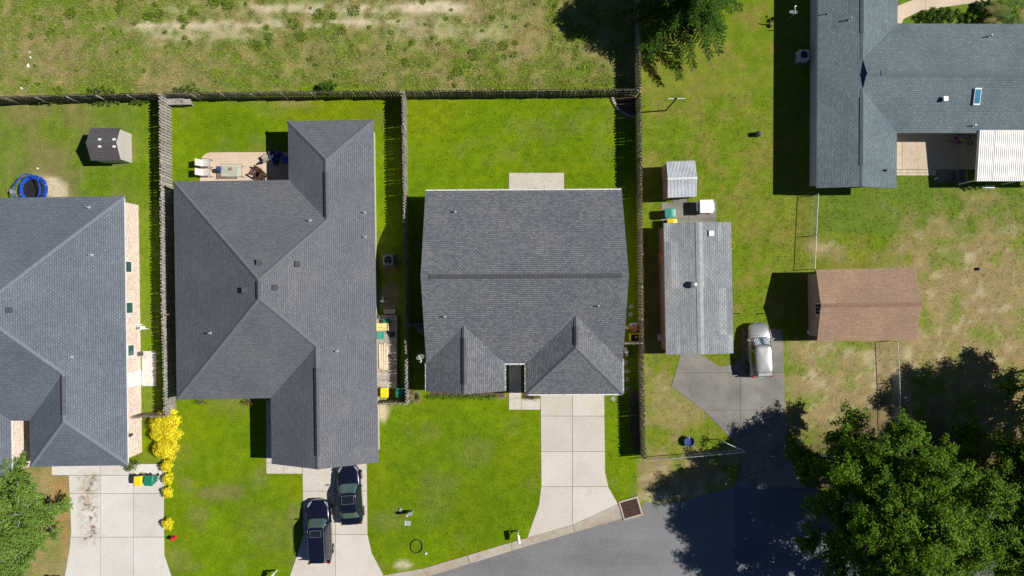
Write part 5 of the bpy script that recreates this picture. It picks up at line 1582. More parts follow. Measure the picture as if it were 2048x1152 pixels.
# condensers
def condenser(label, loc, rz, body, top, s_=.82, h=.75):
    t = thing('air_conditioner', label, 'air conditioner', loc, rz, 'outdoor air conditioners')
    MB().box((0, 0, .04), (s_ + .2, s_ + .2, .1)).build('pad', M['conO'], t)
    mb = MB()
    for sx in (-1, 1):
        for sy in (-1, 1): mb.box((sx * (s_ / 2 - .04), sy * (s_ / 2 - .04), .1 + h / 2), (.08, .08, h))
    mb.build('corner_post', M[body], t)
    for k in range(9):
        z = .16 + k * (h - .1) / 9
        MB().box((0, 0, z), (s_ - .05, s_ - .05, .045)).build('louver', M[body], t)
    r = s_ * .38
    ring = MB(); n = 24
    vs_ = []; fs = []
    for k in range(n):
        a = 2 * math.pi * k / n; c_, s2 = math.cos(a), math.sin(a); q = s_ / 2 / max(abs(c_), abs(s2))
        vs_ += [(r * c_, r * s2, h + .12), (q * c_, q * s2, h + .12), (r * c_, r * s2, h + .02)]
    for k in range(n):
        a, b = 3 * k, 3 * ((k + 1) % n); fs += [(a, a + 1, b + 1, b), (a + 2, a, b, b + 2)]
    ring.add(vs_, fs).build('top_panel', M[top], t)
    MB().cyl((0, 0, h + .02), r + .01, .02, 24).build('fan_well', M['black'], t)
    for k in range(3):
        a = 2 * math.pi * k / 3 + .5
        mb = MB(); vs_ = []
        for q in (.09, r * .9):
            for da, z in ((-.1 - .25 * q / r, .055), (.1 + .25 * q / r, .09)): vs_.append((q * math.cos(a + da), q * math.sin(a + da), h + z))
        mb.add(vs_, [(0, 1, 3, 2)]); mb.build('fan_blade', M['grey'], t)
    MB().cyl((0, 0, h + .05), .09, .06, 12).build('fan_hub', M['grey'], t)
    g = MB()
    for k in range(1, 5):
        q = r * k / 4.2; g.tube([(q * math.cos(2 * math.pi * j / 20), q * math.sin(2 * math.pi * j / 20), h + .135) for j in range(21)], .005, 4)
    for k in range(6):
        a = math.pi * k / 6; g.bar((-r * math.cos(a), -r * math.sin(a), h + .142), (r * math.cos(a), r * math.sin(a), h + .142), .008, .006)
    g.build('fan_guard', M['black'], t)
    return t
condenser('dark air conditioner beside the charcoal roofed house', P(780, 521), R(1), 'dgrey', 'grey')
condenser('pale air conditioner in the shade of the ranch house', P(1599, 117), R(0), 'wsiding', 'wsiding', .78, .8)

# satellite dishes
def dish(label, base, h, aim, tilt, pole=True):
    t = thing('satellite_dish', label, 'satellite dish', base, aim)
    prof = [(0, .0), (.12, .006), (.22, .022), (.32, .05), (.33, .055), (.32, .04), (.22, .008), (0, -.015)]
    d_ = MB().lathe(prof, (0, 0, 0), 22)
    Mx = Matrix.Translation((0, 0, h)) @ Matrix.Rotation(-tilt, 4, 'X')
    d_.xform(Mx).build('dish', M['galv'] if pole else M['grey'], t, smooth=True)
    a = Mx @ Vector((0, -.28, .0)); b = Mx @ Vector((0, -.05, .48))
    MB().tube([a, Mx @ Vector((0, -.3, .12)), b], .02, 6).build('feed_arm', M['white'], t)
    MB().tube([b - (b - a) * .05, b + Vector((.0, 0, .02)), b + Vector((.14, .03, -.03))], .045, 8).build('feed_horn', M['white'], t)
    MB().tube([(0, -.12, 0), (0, -.1, h - .08), (0, 0, h - .02)], .028, 8).build('mast', M['galv'], t)
    return t
dish('satellite dish on a pole in the shade of the ranch house', P(1574, 38), 1.3, R(12), R(48))
# dish on the corner of the middle house: its mast stands in the ground beside the wall
dish('satellite dish on a mast at the corner of the middle house', P(850, 706), 2.9, R(205), R(50), False)

# clothesline pole
t = thing('clothesline_pole', 'tall metal T pole for a clothesline on the right lawn', 'pole', P(1332, 221))
MB().tube([(0, 0, 0), (0, 0, 3.6)], .055, 8).lathe([(.055, 0), (.065, .03), (0, .05)], (0, 0, 3.6), 8).build('post', M['rust'], t)
MB().bar((-.62, 0, 3.45), (.66, 0, 3.45), .07, .07).build('crossbar', M['galv'], t)
# stump
t = thing('tree_stump', 'weathered stump standing in the right lawn', 'stump', P(1515, 269))
MB().lathe([(.26, -.05), (.21, .1), (.19, .4), (.20, .62), (.15, .68), (0, .66)], (0, 0, 0), 11).build('stump', M['bark'], t)
MB().tube([(.15, .05, 0), (.24, .1, .35), (.22, .05, .6)], [.1, .08, .05], 6).build('side_branch', M['bark'], t)
t = thing('crooked_post', 'dark crooked post in the lawn near the ranch house dish', 'post', P(1538, 50))
MB().tube([(0, 0, 0), (-.05, .05, .4), (-.16, .18, .75)], [.07, .05, .03], 7).build('post', M['bark'], t)
MB().lathe([(0, 0), (.13, .02), (.15, .12), (.1, .2), (0, .2)], (.06, -.1, 0), 9).build('base', M['black'], t)
for k, (px, py, lab) in enumerate([(1477, 627, 'short dark stake in the grass beside the workshop wall'), (1524, 627, 'short dark stake in the grass above the silver car')]):
    t = thing('lawn_stake', lab, 'stake', P(px, py), 0, 'short lawn stakes')
    MB().tube([(0, 0, 0), (0, 0, .4)], .035, 7).build('stake', M['brown'], t); MB().box((0, 0, .42), (.1, .1, .05)).build('cap', M['black'], t)
t = thing('dark_ball', 'small dark ball lying on the dry lawn right of the barn', 'ball', P(1955, 538))
MB().lathe([(0, 0), (.1, .03), (.14, .12), (.1, .21), (0, .25)], (0, 0, 0), 12).build('ball', M['dgrey'], t, smooth=True)

# ------------------------------------------------------------------ street-side items
def mailbox(label, base, rz):
    t = thing('mailbox', label, 'mailbox', base, rz, 'white kerbside mailboxes')
    MB().box((0, 0, .55), (.1, .1, 1.1)).box((0, 0, 1.12), (.13, .13, .04)).build('post', M['white'], t, bevel=.01)
    MB().bar((0, .1, .86), (0, -.62, .86), .09, .08).bar((0, -.04, .5), (0, -.4, .84), .06, .06).build('arm', M['white'], t)
    mb = MB(); n = 8; vs_ = []; fs = []
    for y in (-.02, -.66):
        vs_ += [(-.11, y, .91), (.11, y, .91), (.11, y, 1.02)] + [(.11 * math.cos(math.pi * k / n), y, 1.02 + .11 * math.sin(math.pi * k / n)) for k in range(1, n)] + [(-.11, y, 1.02)]
    k_ = n + 3
    mb.add(vs_, [tuple(range(k_)), tuple(range(2 * k_ - 1, k_ - 1, -1))] + [((i + 1) % k_, i, i + k_, (i + 1) % k_ + k_) for i in range(k_)])
    bx_ = mb.build('box', M['white'], t)
    MB().box((0, -.675, 1.0), (.2, .02, .18)).build('door', M['white'], bx_); MB().box((.125, -.25, 1.05), (.015, .16, .05)).build('flag', M['red'], bx_)
    return t
mailbox('white mailbox by the street in front of the middle house', P(1036, 1061), R(8))
mailbox('white mailbox at the bottom edge beside the dark cars', P(554, 1140), R(-20))
t = thing('mailbox', 'dark mailbox at the bottom edge left of the stained drive', 'mailbox', P(118, 1151), 0)
MB().box((0, 0, .5), (.1, .1, 1.0)).build('post', M['black'], t); MB().box((0, -.1, 1.05), (.2, .5, .22)).build('box', M['black'], t, bevel=.05)
# hydrant
t = thing('fire_hydrant', 'red fire hydrant beside the pale driveway', 'hydrant', P(350, 1074))
MB().lathe([(.17, 0), (.17, .05), (.11, .07), (.11, .42), (.15, .44), (.15, .5), (.13, .58), (.07, .66), (.03, .68), (.03, .74), (0, .74)], (0, 0, 0), 14).build('barrel', M['red'], t, smooth=False)
for a in (0, 90, 180):
    c_, s2 = math.cos(R(a + 35)), math.sin(R(a + 35))
    MB().tube([(c_ * .1, s2 * .1, .36), (c_ * .19, s2 * .19, .36)], .06, 9).build('nozzle', M['red'], t)
# utility boxes in the front lawn
t = thing('utility_pedestal', 'round topped beige utility pedestal in the front lawn', 'pedestal', P(816.5, 1024))
MB().lathe([(.12, 0), (.12, .85), (.13, .86), (.13, .95), (.08, 1.0), (0, 1.01)], (0, 0, 0), 14).build('tube', M['tan'], t)
t = thing('utility_pedestal', 'square grey green utility box in the front lawn', 'utility box', P(823, 1022))
MB().box((0, 0, .35), (.26, .22, .7)).box((0, 0, .72), (.3, .26, .06)).build('cabinet', mat('grey_green_paint', (.30, .36, .33), .6), t, bevel=.01)
t = thing('meter_lid', 'pale rectangular water meter lid in the front lawn', 'lid', P(815, 1046))
MB().box((0, 0, .02), (.46, .36, .06)).build('lid', M['bmetal'], t, bevel=.01); MB().box((.06, 0, .056), (.2, .14, .02)).build('reader_cover', M['galv'], t)
t = thing('hose_hoop', 'black plastic hoop lying in the front lawn', 'hoop', P(833, 1092))
MB().tube([(.47 * math.cos(2 * math.pi * k / 32), .53 * math.sin(2 * math.pi * k / 32), .05) for k in range(33)], .035, 7, False).build('hoop', M['black'], t)
t = thing('cleanout_cap', 'small white pipe cap near the black hoop', 'cap', P(852.5, 1106.5))
MB().lathe([(.09, -.02), (.09, .1), (.06, .1), (.06, .06), (0, .06)], (0, 0, 0), 12).build('pipe', M['white'], t)
t = thing('garden_stone', 'small grey stone beside the square utility box', 'stone', P(801, 1020))
MB().lathe([(0, -.02), (.16, 0), (.17, .05), (.1, .1), (0, .1)], (0, 0, 0), 8).build('stone', M['stone'], t)

# ------------------------------------------------------------------ stone edging and stepping stones
t = thing('garden_edging', 'curved row of pale scalloped edging blocks in the fence corner', 'edging', P(1222, 195))
pts = [(1224, 194), (1225, 199), (1227, 204), (1230, 209), (1233, 214), (1238, 219), (1243, 223.5), (1249, 227.5), (1255, 230.5), (1262, 233), (1269, 234.5)]
for k in range(len(pts) - 1):
    a = P(*pts[k]) - t.location; b = P(*pts[k + 1]) - t.location; c_ = (a + b) / 2; an = math.atan2((b - a).y, (b - a).x)
    mb = MB(); n = 8; L = (b - a).length * .5
    pl = [(c_.x + (L * 1.02 * math.cos(2 * math.pi * j / n + .39)) * math.cos(an) - .13 * math.sin(2 * math.pi * j / n + .39) * math.sin(an), c_.y + (L * 1.02 * math.cos(2 * math.pi * j / n + .39)) * math.sin(an) + .13 * math.sin(2 * math.pi * j / n + .39) * math.cos(an)) for j in range(n)]
    mb.prism(pl, 0, .16 + rnd.uniform(-.01, .01)).build('block', M['stone'], t, bevel=.015)
for k, (px, py, lab) in enumerate([(1262, 614, 'uppermost round stepping stone by the long fence'), (1261, 629, 'second stepping stone by the long fence, just above the clay pot'), (1251, 725, 'stepping stone in shade, first below the board gate fence'), (1255, 742, 'stepping stone in shade, second below the board gate fence'),
        (1255, 759, 'stepping stone in shade, third below the board gate fence'), (1255, 777, 'stepping stone in shade, fourth below the board gate fence'), (1226, 798, 'lone stepping stone on grass at the corner of the cream driveway')]):
    t = thing('stepping_stone', lab, 'stepping stone', P(px, py), rnd.uniform(0, 3), 'stepping stones beside the middle house')
    n = 9; pl = [((.22 + rnd.uniform(-.03, .03)) * math.cos(2 * math.pi * j / n), (.19 + rnd.uniform(-.03, .03)) * math.sin(2 * math.pi * j / n)) for j in range(n)]
    MB().prism(pl, 0, .05).build('stone', M['stone'], t, bevel=.012)
# things inside the narrow gate yard of the middle house
t = thing('storage_box', 'yellow plastic box with dark contents beside the board gate', 'box', P(1268, 675), R(1))
mb = MB()
for s_ in (-1, 1): mb.box((s_ * .36, 0, .28), (.08, .72, .56)); mb.box((0, s_ * .32, .28), (.64, .08, .56))
mb.box((0, 0, .05), (.64, .56, .08)); mb.build('crate', M['yellow'], t, bevel=.02)
MB().box((.02, 0, .2), (.62, .54, .2)).build('contents', M['black'], t)
MB().lathe([(0, 0), (.1, .02), (.07, .08), (0, .1)], (.1, .05, .3), 7).build('toy', M['sling'], t)
t = thing('clay_pot', 'round clay pot lid beside the yellow box', 'pot', P(1266, 657))
MB().lathe([(.2, 0), (.27, .45), (.29, .46), (.29, .5), (0, .47)], (0, 0, 0), 18).build('pot', M['terra'], t)
t = thing('plastic_tub', 'pale plastic tub behind the clay pot', 'tub', P(1266, 649), R(4))
MB().add([(-.28, -.12, 0), (.28, -.12, 0), (.28, .12, 0), (-.28, .12, 0), (-.34, -.16, .35), (.34, -.16, .35), (.34, .16, .35), (-.34, .16, .35)], [(3, 2, 1, 0), (0, 1, 5, 4), (1, 2, 6, 5), (2, 3, 7, 6), (3, 0, 4, 7), (4, 5, 6, 7)]).build('tub', M['sling'], t, bevel=.03)
t = thing('water_jug', 'pale brown jug against the middle house wall', 'jug', P(1254, 655))
MB().lathe([(.13, 0), (.17, .1), (.17, .35), (.07, .48), (.07, .55), (0, .55)], (0, 0, 0), 12).build('jug', M['tan'], t)
t = thing('ride_on_toy', 'pale purple ride-on toy below the board gate fence', 'toy', P(1252, 703), R(10))
MB().box((0, 0, .2), (.28, .75, .14)).box((0, .25, .34), (.24, .24, .18)).build('seat', M['sling'], t, bevel=.05)
for s_ in (-1, 1):
    for y in (-.25, .25): MB().lathe([(0, -.03), (.13, -.03), (.13, .03), (0, .03)], (0, 0, 0), 12).xform(Matrix.Translation((s_ * .17, y, .13)) @ Matrix.Rotation(R(90), 4, 'Y')).build('wheel', M['black'], t)
for k, (px, lab) in enumerate([(1064, 'left'), (1079, 'right')]):
    t = thing('patio_chair', lab + ' folded metal chair frame on the plain patio by the gutter', 'chair', P(px, 383), R(180), 'folding chairs on the plain patio')
    MB().tube([(-.25, -.2, 0), (-.25, .1, .45), (-.25, .26, .9), (.25, .26, .9), (.25, .1, .45), (.25, -.2, 0)], .018, 6).tube([(-.25, .22, 0), (-.25, -.2, .44), (.25, -.2, .44), (.25, .22, 0)], .018, 6).build('frame', M['black'], t)
    MB().box((0, 0, .44), (.46, .4, .03)).build('seat', M['sling'], t); MB().box((0, .22, .72), (.46, .03, .26)).build('backrest', M['sling'], t)

# ------------------------------------------------------------------ deck of the charcoal-roofed house
t = thing('wood_deck', 'grey weathered plank deck beside the charcoal roofed house', 'deck', P(770, 700))
x0, x1 = P(752, 0).x, P(795, 0).x; y1, y0 = P(0, 630).y, P(0, 776).y
nb = 41; pw = (y1 - y0) / nb
for i in range(nb):
    y = y0 + (i + .5) * pw
    MB().box(((x0 + x1) / 2 + rnd.uniform(-.01, .01), y, .26 + rnd.uniform(-.004, .004)), (x1 - x0, pw - .012, .035)).build('plank', M['deck'], t, world=True)
for x in (x0 + .1, (x0 + x1) / 2, x1 - .1): MB().bar((x, y0 + .03, .16), (x, y1 - .03, .16), .05, .15).build('joist', M['deck'], t, world=True)
for y in (y0 + .1, (y0 + y1) / 2, y1 - .1):
    for x in (x0 + .1, x1 - .1): MB().box((x, y, .05), (.12, .12, .12)).build('footing', M['deck'], t, world=True)
for k in range(5):
    MB().box((P(771 + k * 4.6, 0).x, P(0, 623).y, .14), (.165, .36, .035)).build('step_board', M['deck'], t, world=True)
MB().box((P(780, 0).x, P(0, 623).y, .06), (.9, .3, .12)).build('step_frame', M['deck'], t, world=True)
zd = .28
def on_deck(px, py): return P(px, py, zd)
t = thing('storage_tote', 'dark green storage tote on the grey deck', 'tote', on_deck(774, 641), R(2))
MB().box((0, 0, .19), (.42, .3, .38)).box((0, 0, .4), (.5, .36, .05)).build('tote', M['green'], t, bevel=.02)
t = thing('storage_tote', 'teal storage tote nearest the stacked boards on the deck', 'tote', on_deck(763, 670), R(-3))
MB().box((0, 0, .2), (.48, .5, .4)).box((0, 0, .42), (.56, .58, .05)).build('tote', M['teal'], t, bevel=.02); MB().box((.2, 0, .47), (.05, .4, .04)).build('lid_rib', M['teal'], t)
t = thing('water_table', 'pale yellow plastic play table on the deck', 'play table', on_deck(767, 653), R(1))
for sx in (-1, 1):
    for sy in (-1, 1): MB().tube([(sx * .35, sy * .2, 0), (sx * .38, sy * .22, .42)], .035, 7).build('leg', M['pyellow'], t)
mb = MB()
for s_ in (-1, 1): mb.box((s_ * .46, 0, .48), (.06, .58, .16)); mb.box((0, s_ * .26, .48), (.86, .06, .16))
mb.box((0, 0, .43), (.86, .46, .05)).build('basin', M['pyellow'], t, bevel=.015)
for k in range(3): MB().cyl((-.25 + k * .22, rnd.uniform(-.1, .1), .455), .05, .06, 10).build('toy', M['tan'], t)
t = thing('bucket', 'round grey bucket at the top of the deck', 'bucket', on_deck(757, 634))
MB().lathe([(.12, 0), (.16, .35), (.17, .35), (.15, .34), (.11, .03), (0, .03)], (0, 0, 0), 16).build('bucket', M['grey'], t); MB().tube([(-.16, 0, .34), (0, -.16, .37), (.16, 0, .34)], .008, 5).build('handle', M['galv'], t)
for k in range(4):
    lab = ['leftmost', 'second from left', 'third from left', 'rightmost'][k] + ' long fresh board of four laid on the deck'
    o = on_deck(760.5 + k * 4.7, 713 + (k % 2) * 1.5)
    t = thing('lumber_board', lab, 'board', o, R(2 - k), 'fresh boards on the deck')
    MB().box((0, 0, .07), (.155, 2.0 + .06 * (k % 3), .06)).build('board', M['lumber'], t, bevel=.01)
    MB().box((0, -.7, .02), (.14, .09, .04)).box((0, .7, .02), (.14, .09, .04)).build('spacer', M['deck'], t)
t = thing('dark_tray', 'dark cluttered tray on the planks beside the teal tote', 'tray', on_deck(784, 669), R(5))
MB().box((0, 0, .02), (.42, .4, .04)).build('tray', M['dgrey'], t)
for (dx, dy) in ((-.12, .1), (.1, .12), (.12, -.1), (-.1, -.12)): MB().cyl((dx, dy, .04), .06, .08, 9).build('cup', M['black'], t)
# gas meter beside the condenser
t = thing('gas_meter', 'pale pipe gas meter on bare soil between condenser and deck', 'meter', P(768, 602))
MB().tube([(0, .35, .0), (0, .35, .5), (0, .0, .5), (0, 0, .25)], .03, 7).build('pipe', M['white'], t)
MB().box((-.02, 0, .45), (.3, .2, .3)).build('meter_body', M['bmetal'], t, bevel=.04); MB().tube([(-.25, 0, .3), (.42, 0, .3), (.42, 0, 0)], .025, 7).build('riser', M['galv'], t)

# ------------------------------------------------------------------ patio furniture behind the charcoal-roofed house
def sling_chair(label, loc, rz):
    t = thing('sling_chair', label, 'chair', loc, rz, 'pale sling chairs on the rounded patio')
    for sx in (-1, 1):
        MB().tube([(sx * .29, .42, .0), (sx * .3, .36, .35), (sx * .31, .3, .62), (sx * .31, -.3, .6), (sx * .3, -.42, .3), (sx * .28, -.5, .02)], .02, 6).build('arm_frame', M['brown'], t)
    s0 = [(.30, .40), (.05, .37), (-.22, .36), (-.34, .52), (-.5, .78), (-.6, 1.0)]
    mb = MB(); vs_ = []
    for (y, z) in s0: vs_ += [(-.27, y, z), (.27, y, z), (-.27, y - .01, z - .025), (.27, y - .01, z - .025)]
    fs = []
    for i in range(len(s0) - 1):
        a = 4 * i; fs += [(a, a + 4, a + 5, a + 1), (a + 2, a + 3, a + 7, a + 6), (a, a + 2, a + 6, a + 4), (a + 1, a + 5, a + 7, a + 3)]
    mb.add(vs_, fs); mb.build('sling', M['sling'], t)
    MB().tube([(-.28, .3, .37), (.28, .3, .37)], .018, 6).tube([(-.28, -.3, .42), (.28, -.3, .42)], .018, 6).build('crossbar', M['brown'], t)
sling_chair('upper of two pale sling chairs at the rounded patio corner', P(416, 328), R(-90))
sling_chair('lower of two pale sling chairs, beside the charcoal eave', P(416, 346.5), R(-90))
t = thing('glass_table', 'glass topped patio table with thin metal frame', 'table', P(470, 344))
MB().box((0, 0, .72), (1.65, .98, .012)).build('tabletop', M['tglass'], t, bevel=.004)
mb = MB()
for s_ in (-1, 1): mb.tube([(-.82, s_ * .49, .71), (.82, s_ * .49, .71)], .018, 6); mb.tube([(s_ * .82, -.49, .71), (s_ * .82, .49, .71)], .018, 6)
mb.build('rim', M['brown'], t)
for sx in (-1, 1):
    for sy in (-1, 1): MB().tube([(sx * .62, sy * .3, .70), (sx * .76, sy * .44, 0)], .02, 6).build('leg', M['brown'], t)
t = thing('round_pot', 'round dark blue pot on the glass table end', 'pot', P(446, 341))
MB().lathe([(0, 0), (.15, .05), (.2, .3), (.19, .72), (.16, .8), (0, .82)], (0, 0, 0), 16).build('pot', M['dblue'], t, smooth=False)
t = thing('flower_pot', 'small terracotta flower pot on the glass table', 'pot', P(463.5, 338, .728))
MB().lathe([(.07, 0), (.1, .14), (.12, .14), (.12, .17), (0, .15)], (0, 0, 0), 14).build('pot', M['terra'], t)
def adirondack(label, loc, rz):
    t = thing('wooden_chair', label, 'chair', loc, rz, 'dark slatted wooden chairs')
    for k in range(6): MB().box((0, .3 - k * .1, .38 - k * .025), (.52, .08, .022)).build('seat_slat', M['brown'], t)
    for k in range(6): MB().bar((-.22 + k * .088, -.24, .3), (-.24 + k * .096, -.56, .98 - .03 * abs(k - 2.5)), .075, .02, up=(0, 1, .3)).build('back_slat', M['brown'], t)
    for sx in (-1, 1):
        MB().box((sx * .35, -.02, .56), (.13, .74, .025)).build('armrest', M['brown'], t)
        MB().box((sx * .31, .3, .28), (.04, .1, .56)).bar((sx * .27, .34, .34), (sx * .27, -.62, .06), .03, .12).box((sx * .31, -.3, .28), (.04, .08, .56)).build('leg', M['brown'], t)
adirondack('dark slatted wooden armchair on the sunny patio', P(516, 345), R(60))
adirondack('second dark wooden armchair tucked beside the charcoal eave', P(526, 357), R(70))
t = thing('camp_chair', 'tan folded canvas chair at the edge of the patio shade', 'chair', P(534, 317), R(35))
MB().box((0, 0, .42), (.5, .45, .04)).bar((-.22, -.25, .45), (-.24, -.42, .95), .05, .03).build('seat', M['tan'], t); MB().box((0, -.34, .72), (.48, .08, .5)).build('backrest', M['tan'], t, bevel=.03)
for sx in (-1, 1):
    for sy in (-1, 1): MB().tube([(sx * .25, sy * .22, 0), (-sx * .22, sy * .2, .42)], .014, 5).build('leg', M['grey'], t)
for k, (px, py, rz, lab) in enumerate([(550, 309, 20, 'navy camp chair at the back of the shaded heap'), (563, 312, -40, 'navy camp chair nearest the house corner'), (574, 322, 100, 'navy camp chair against the house wall'), (556, 326, 200, 'navy camp chair in front of the shaded heap')]):
    t = thing('camp_chair', lab, 'chair', P(px, py), R(rz), 'navy camp chairs in the patio shade')
    MB().add([(-.25, .22, .44), (.25, .22, .44), (.25, -.22, .38), (-.25, -.22, .38), (-.25, .22, .42), (.25, .22, .42), (.25, -.22, .36), (-.25, -.22, .36)], [(3, 2, 1, 0), (4, 5, 6, 7), (0, 1, 5, 4), (1, 2, 6, 5), (2, 3, 7, 6), (3, 0, 4, 7)]).build('seat', M['blue'] if k == 2 else M['dblue'], t)
    MB().bar((0, -.24, .4), (0, -.42, .95), .52, .025, up=(0, 1, .35)).build('backrest', M['dblue'], t)
    for sx in (-1, 1):
        MB().tube([(sx * .28, .25, 0), (sx * .26, -.25, .62), (sx * .27, -.4, .95)], .014, 5).tube([(sx * .28, -.25, 0), (sx * .26, .25, .62), (sx * .27, -.28, .64)], .014, 5).build('leg', M['grey'], t)

# weathered potting bench in the fence corner
t = thing('potting_bench', 'weathered wooden bench in the back fence corner', 'bench', P(362, 205), R(1))
for k in range(5): MB().box((0, -.3 + k * .145, .72 + rnd.uniform(-.004, .004)), (2.2, .13, .035)).build('top_board', M['fenceg'], t)
for sx in (-1, 1):
    for sy in (-1, 1): MB().box((sx * 1.0, sy * .28, .35), (.09, .09, .7)).build('leg', M['fenceg'], t)
MB().box((0, -.3, .62), (2.0, .04, .1)).box((0, .3, .62), (2.0, .04, .1)).build('apron', M['fenceg'], t)
MB().box((0, 0, .2), (1.95, .5, .03)).build('shelf', M['fenceg'], t)
for k, (x, w_, an) in enumerate([(-.35, .5, .5), (.2, .6, -.4), (.55, .4, .9)]):
    t2 = thing('wood_scrap', ['grey', 'pale', 'short'][k] + ' board scrap lying on the weathered bench', 'board', P(362, 205) + Vector((x, -.02, .74)), an, 'scraps on the potting bench')
    MB().box((0, 0, .022 + .0 * k), (w_, .12, .03)).build('board', M['fenceg'], t2); MB().box((0, 0, .05), (.06, .1, .026)).build('cleat', M['fence'], t2)

# ------------------------------------------------------------------ trampoline
c = P(78, 381)
t = thing('trampoline', 'small blue trampoline with sagging net and bent poles', 'trampoline', c, R(20))
n = 28; r0, r1, r2 = .86, .92, 1.14
MB().lathe([(0, .60), (.5, .57), (r0, .60), (r0, .585), (.5, .555), (0, .585)], (0, 0, 0), n).build('jump_mat', M['skin_tramp'], t)
for k in range(8):
    a0, a1 = 2 * math.pi * k / 8 + .02, 2 * math.pi * (k + 1) / 8 - .02; vs_ = []
    for j in range(5):
        a = a0 + (a1 - a0) * j / 4
        for rr, z in ((r0 - .02, .625), (r1 + .1, .65), (r2, .63), (r2, .60)): vs_.append((rr * math.cos(a), rr * math.sin(a), z))
    fs = []
    for j in range(4):
        for q in range(3): fs.append((4 * j + q, 4 * j + q + 1, 4 * j + q + 5, 4 * j + q + 4))
    MB().add(vs_, fs).build('pad', M['blue'], t)
MB().tube([(r2 * .97 * math.cos(2 * math.pi * k / n), r2 * .97 * math.sin(2 * math.pi * k / n), .59) for k in range(n + 1)], .022, 7, False).build('frame_ring', M['galv'], t)
for k in range(6):
    a = 2 * math.pi * k / 6 + .3; cx_, sy_ = math.cos(a), math.sin(a)
    MB().tube([(cx_ * 1.08, sy_ * 1.08, .57), (cx_ * 1.14, sy_ * 1.14, .03)], .02, 6).build('leg', M['galv'], t)
    bend = .25 if k in (1, 2) else 0
    MB().tube([(cx_ * 1.15, sy_ * 1.15, .5), (cx_ * 1.17, sy_ * 1.17, 1.0), (cx_ * (1.14 - bend), sy_ * (1.14 - bend), 1.62 - bend)], .028, 7).build('net_pole', M['blue'], t)
mb = MB()
for lay in range(2):
    pts = [((1.1 - (.25 if k in (8, 9, 10, 11) else 0)) * math.cos(2 * math.pi * k / n), (1.1 - (.25 if k in (8, 9, 10, 11) else 0)) * math.sin(2 * math.pi * k / n), 1.57 - .25 * abs(math.sin(3 * math.pi * k / n)) * .6 - lay * .03) for k in range(n + 1)]
    mb.tube(pts, .03, 6, False)
mb.build('top_ring', M['blue'], t)
mb = MB()
for k in range(n * 2):
    a = math.pi * k / n; mb.bar((1.1 * math.cos(a), 1.1 * math.sin(a), .62), (1.08 * math.cos(a), 1.08 * math.sin(a), 1.45), .006, .004)
for z in [.7 + .12 * i for i in range(7)]:
    mb.tube([(1.09 * math.cos(2 * math.pi * k / n), 1.09 * math.sin(2 * math.pi * k / n), z) for k in range(n + 1)], .003, 4, False)
mb.build('safety_net', M['dblue'], t)
t = thing('step_box', 'grey wooden step box beside the trampoline', 'box', P(26, 383), R(-30))
MB().box((0, 0, .2), (.55, .32, .06)).box((-.2, 0, .09), (.06, .3, .18)).box((.2, 0, .09), (.06, .3, .18)).build('step', M['deck'], t)
t = thing('white_ball', 'small white ball on the grass above the trampoline', 'ball', P(76.5, 337.5))
MB().lathe([(0, 0), (.06, .02), (.09, .09), (.06, .16), (0, .18)], (0, 0, 0), 12).build('ball', M['white'], t, smooth=True)
for k, (px, py, s_, lab) in enumerate([(57, 133, .14, 'largest white litter scrap in the field'), (62, 116, .08, 'white litter scrap above the largest one in the field'), (44, 177, .09, 'white litter scrap close to the left lot fence'), (60, 105, .06, 'uppermost white litter scrap in the field')]):
    t = thing('litter', lab, 'litter', P(px, py), k, 'white scraps in the field')
    MB().add([(-s_, -s_, .03), (s_, -s_ * .6, .08), (s_ * .7, s_ * 1.6, .12), (-s_ * .8, s_, .05), (0, 0, .2)], [(0, 1, 4), (1, 2, 4), (2, 3, 4), (3, 0, 4), (3, 2, 1, 0)]).build('paper', M['white'], t)

# ------------------------------------------------------------------ workshop yard
t = thing('white_cart', 'white topped metal cart on the pad above the workshop', 'cart', P(1403, 416), R(1))
MB().box((.1, 0, 1.08), (1.05, 1.05, .06)).build('top', M['white'], t, bevel=.02)
for sx in (-1, 1):
    for sy in (-1, 1): MB().box((.1 + sx * .42, sy * .42, .55), (.07, .07, 1.0)).build('leg', M['galv'], t)
for z in (.3, .65): MB().box((.1, 0, z), (.8, .8, .04)).build('shelf', M['galv'], t)
MB().box((-.52, 0, .9), (.18, .7, .05)).box((.72, 0, .9), (.1, .7, .05)).build('side_tray', M['galv'], t)
for sx in (-1, 1):
    MB().lathe([(0, -.03), (.08, -.03), (.08, .03), (0, .03)], (0, 0, 0), 12).xform(Matrix.Translation((.1 + sx * .42, -.48, .08)) @ Matrix.Rotation(R(90), 4, 'X')).build('wheel', M['black'], t)
t = thing('garden_chair', 'small pale chair beside the workshop wall near the gate fence', 'chair', P(1319, 674), R(95))
MB().box((0, 0, .4), (.5, .5, .04)).build('seat', M['sling'], t); MB().bar((0, -.25, .42), (0, -.4, .9), .5, .03, up=(0, 1, .3)).build('backrest', M['sling'], t)
for sx in (-1, 1):
    for sy in (-1, 1): MB().tube([(sx * .22, sy * .22, 0), (sx * .22, sy * .22, .4)], .018, 6).build('leg', M['rust'], t)
t = thing('white_board', 'narrow white board lying by the workshop corner', 'board', P(1320, 467), R(10))
MB().box((0, 0, .05), (.42, .1, .06)).build('board', M['white'], t); MB().box((-.18, 0, .1), (.05, .12, .04)).build('bracket', M['galv'], t)
t = thing('garden_hose', 'yellow hose loop beside the workshop eave', 'hose', P(1462, 491))
MB().tube([(.26 * math.cos(2 * math.pi * k / 22) * (1 + .02 * k / 22), .3 * math.sin(2 * math.pi * k / 22), .03 + .01 * (k % 3)) for k in range(26)], .016, 6).build('hose', M['yellow'], t)
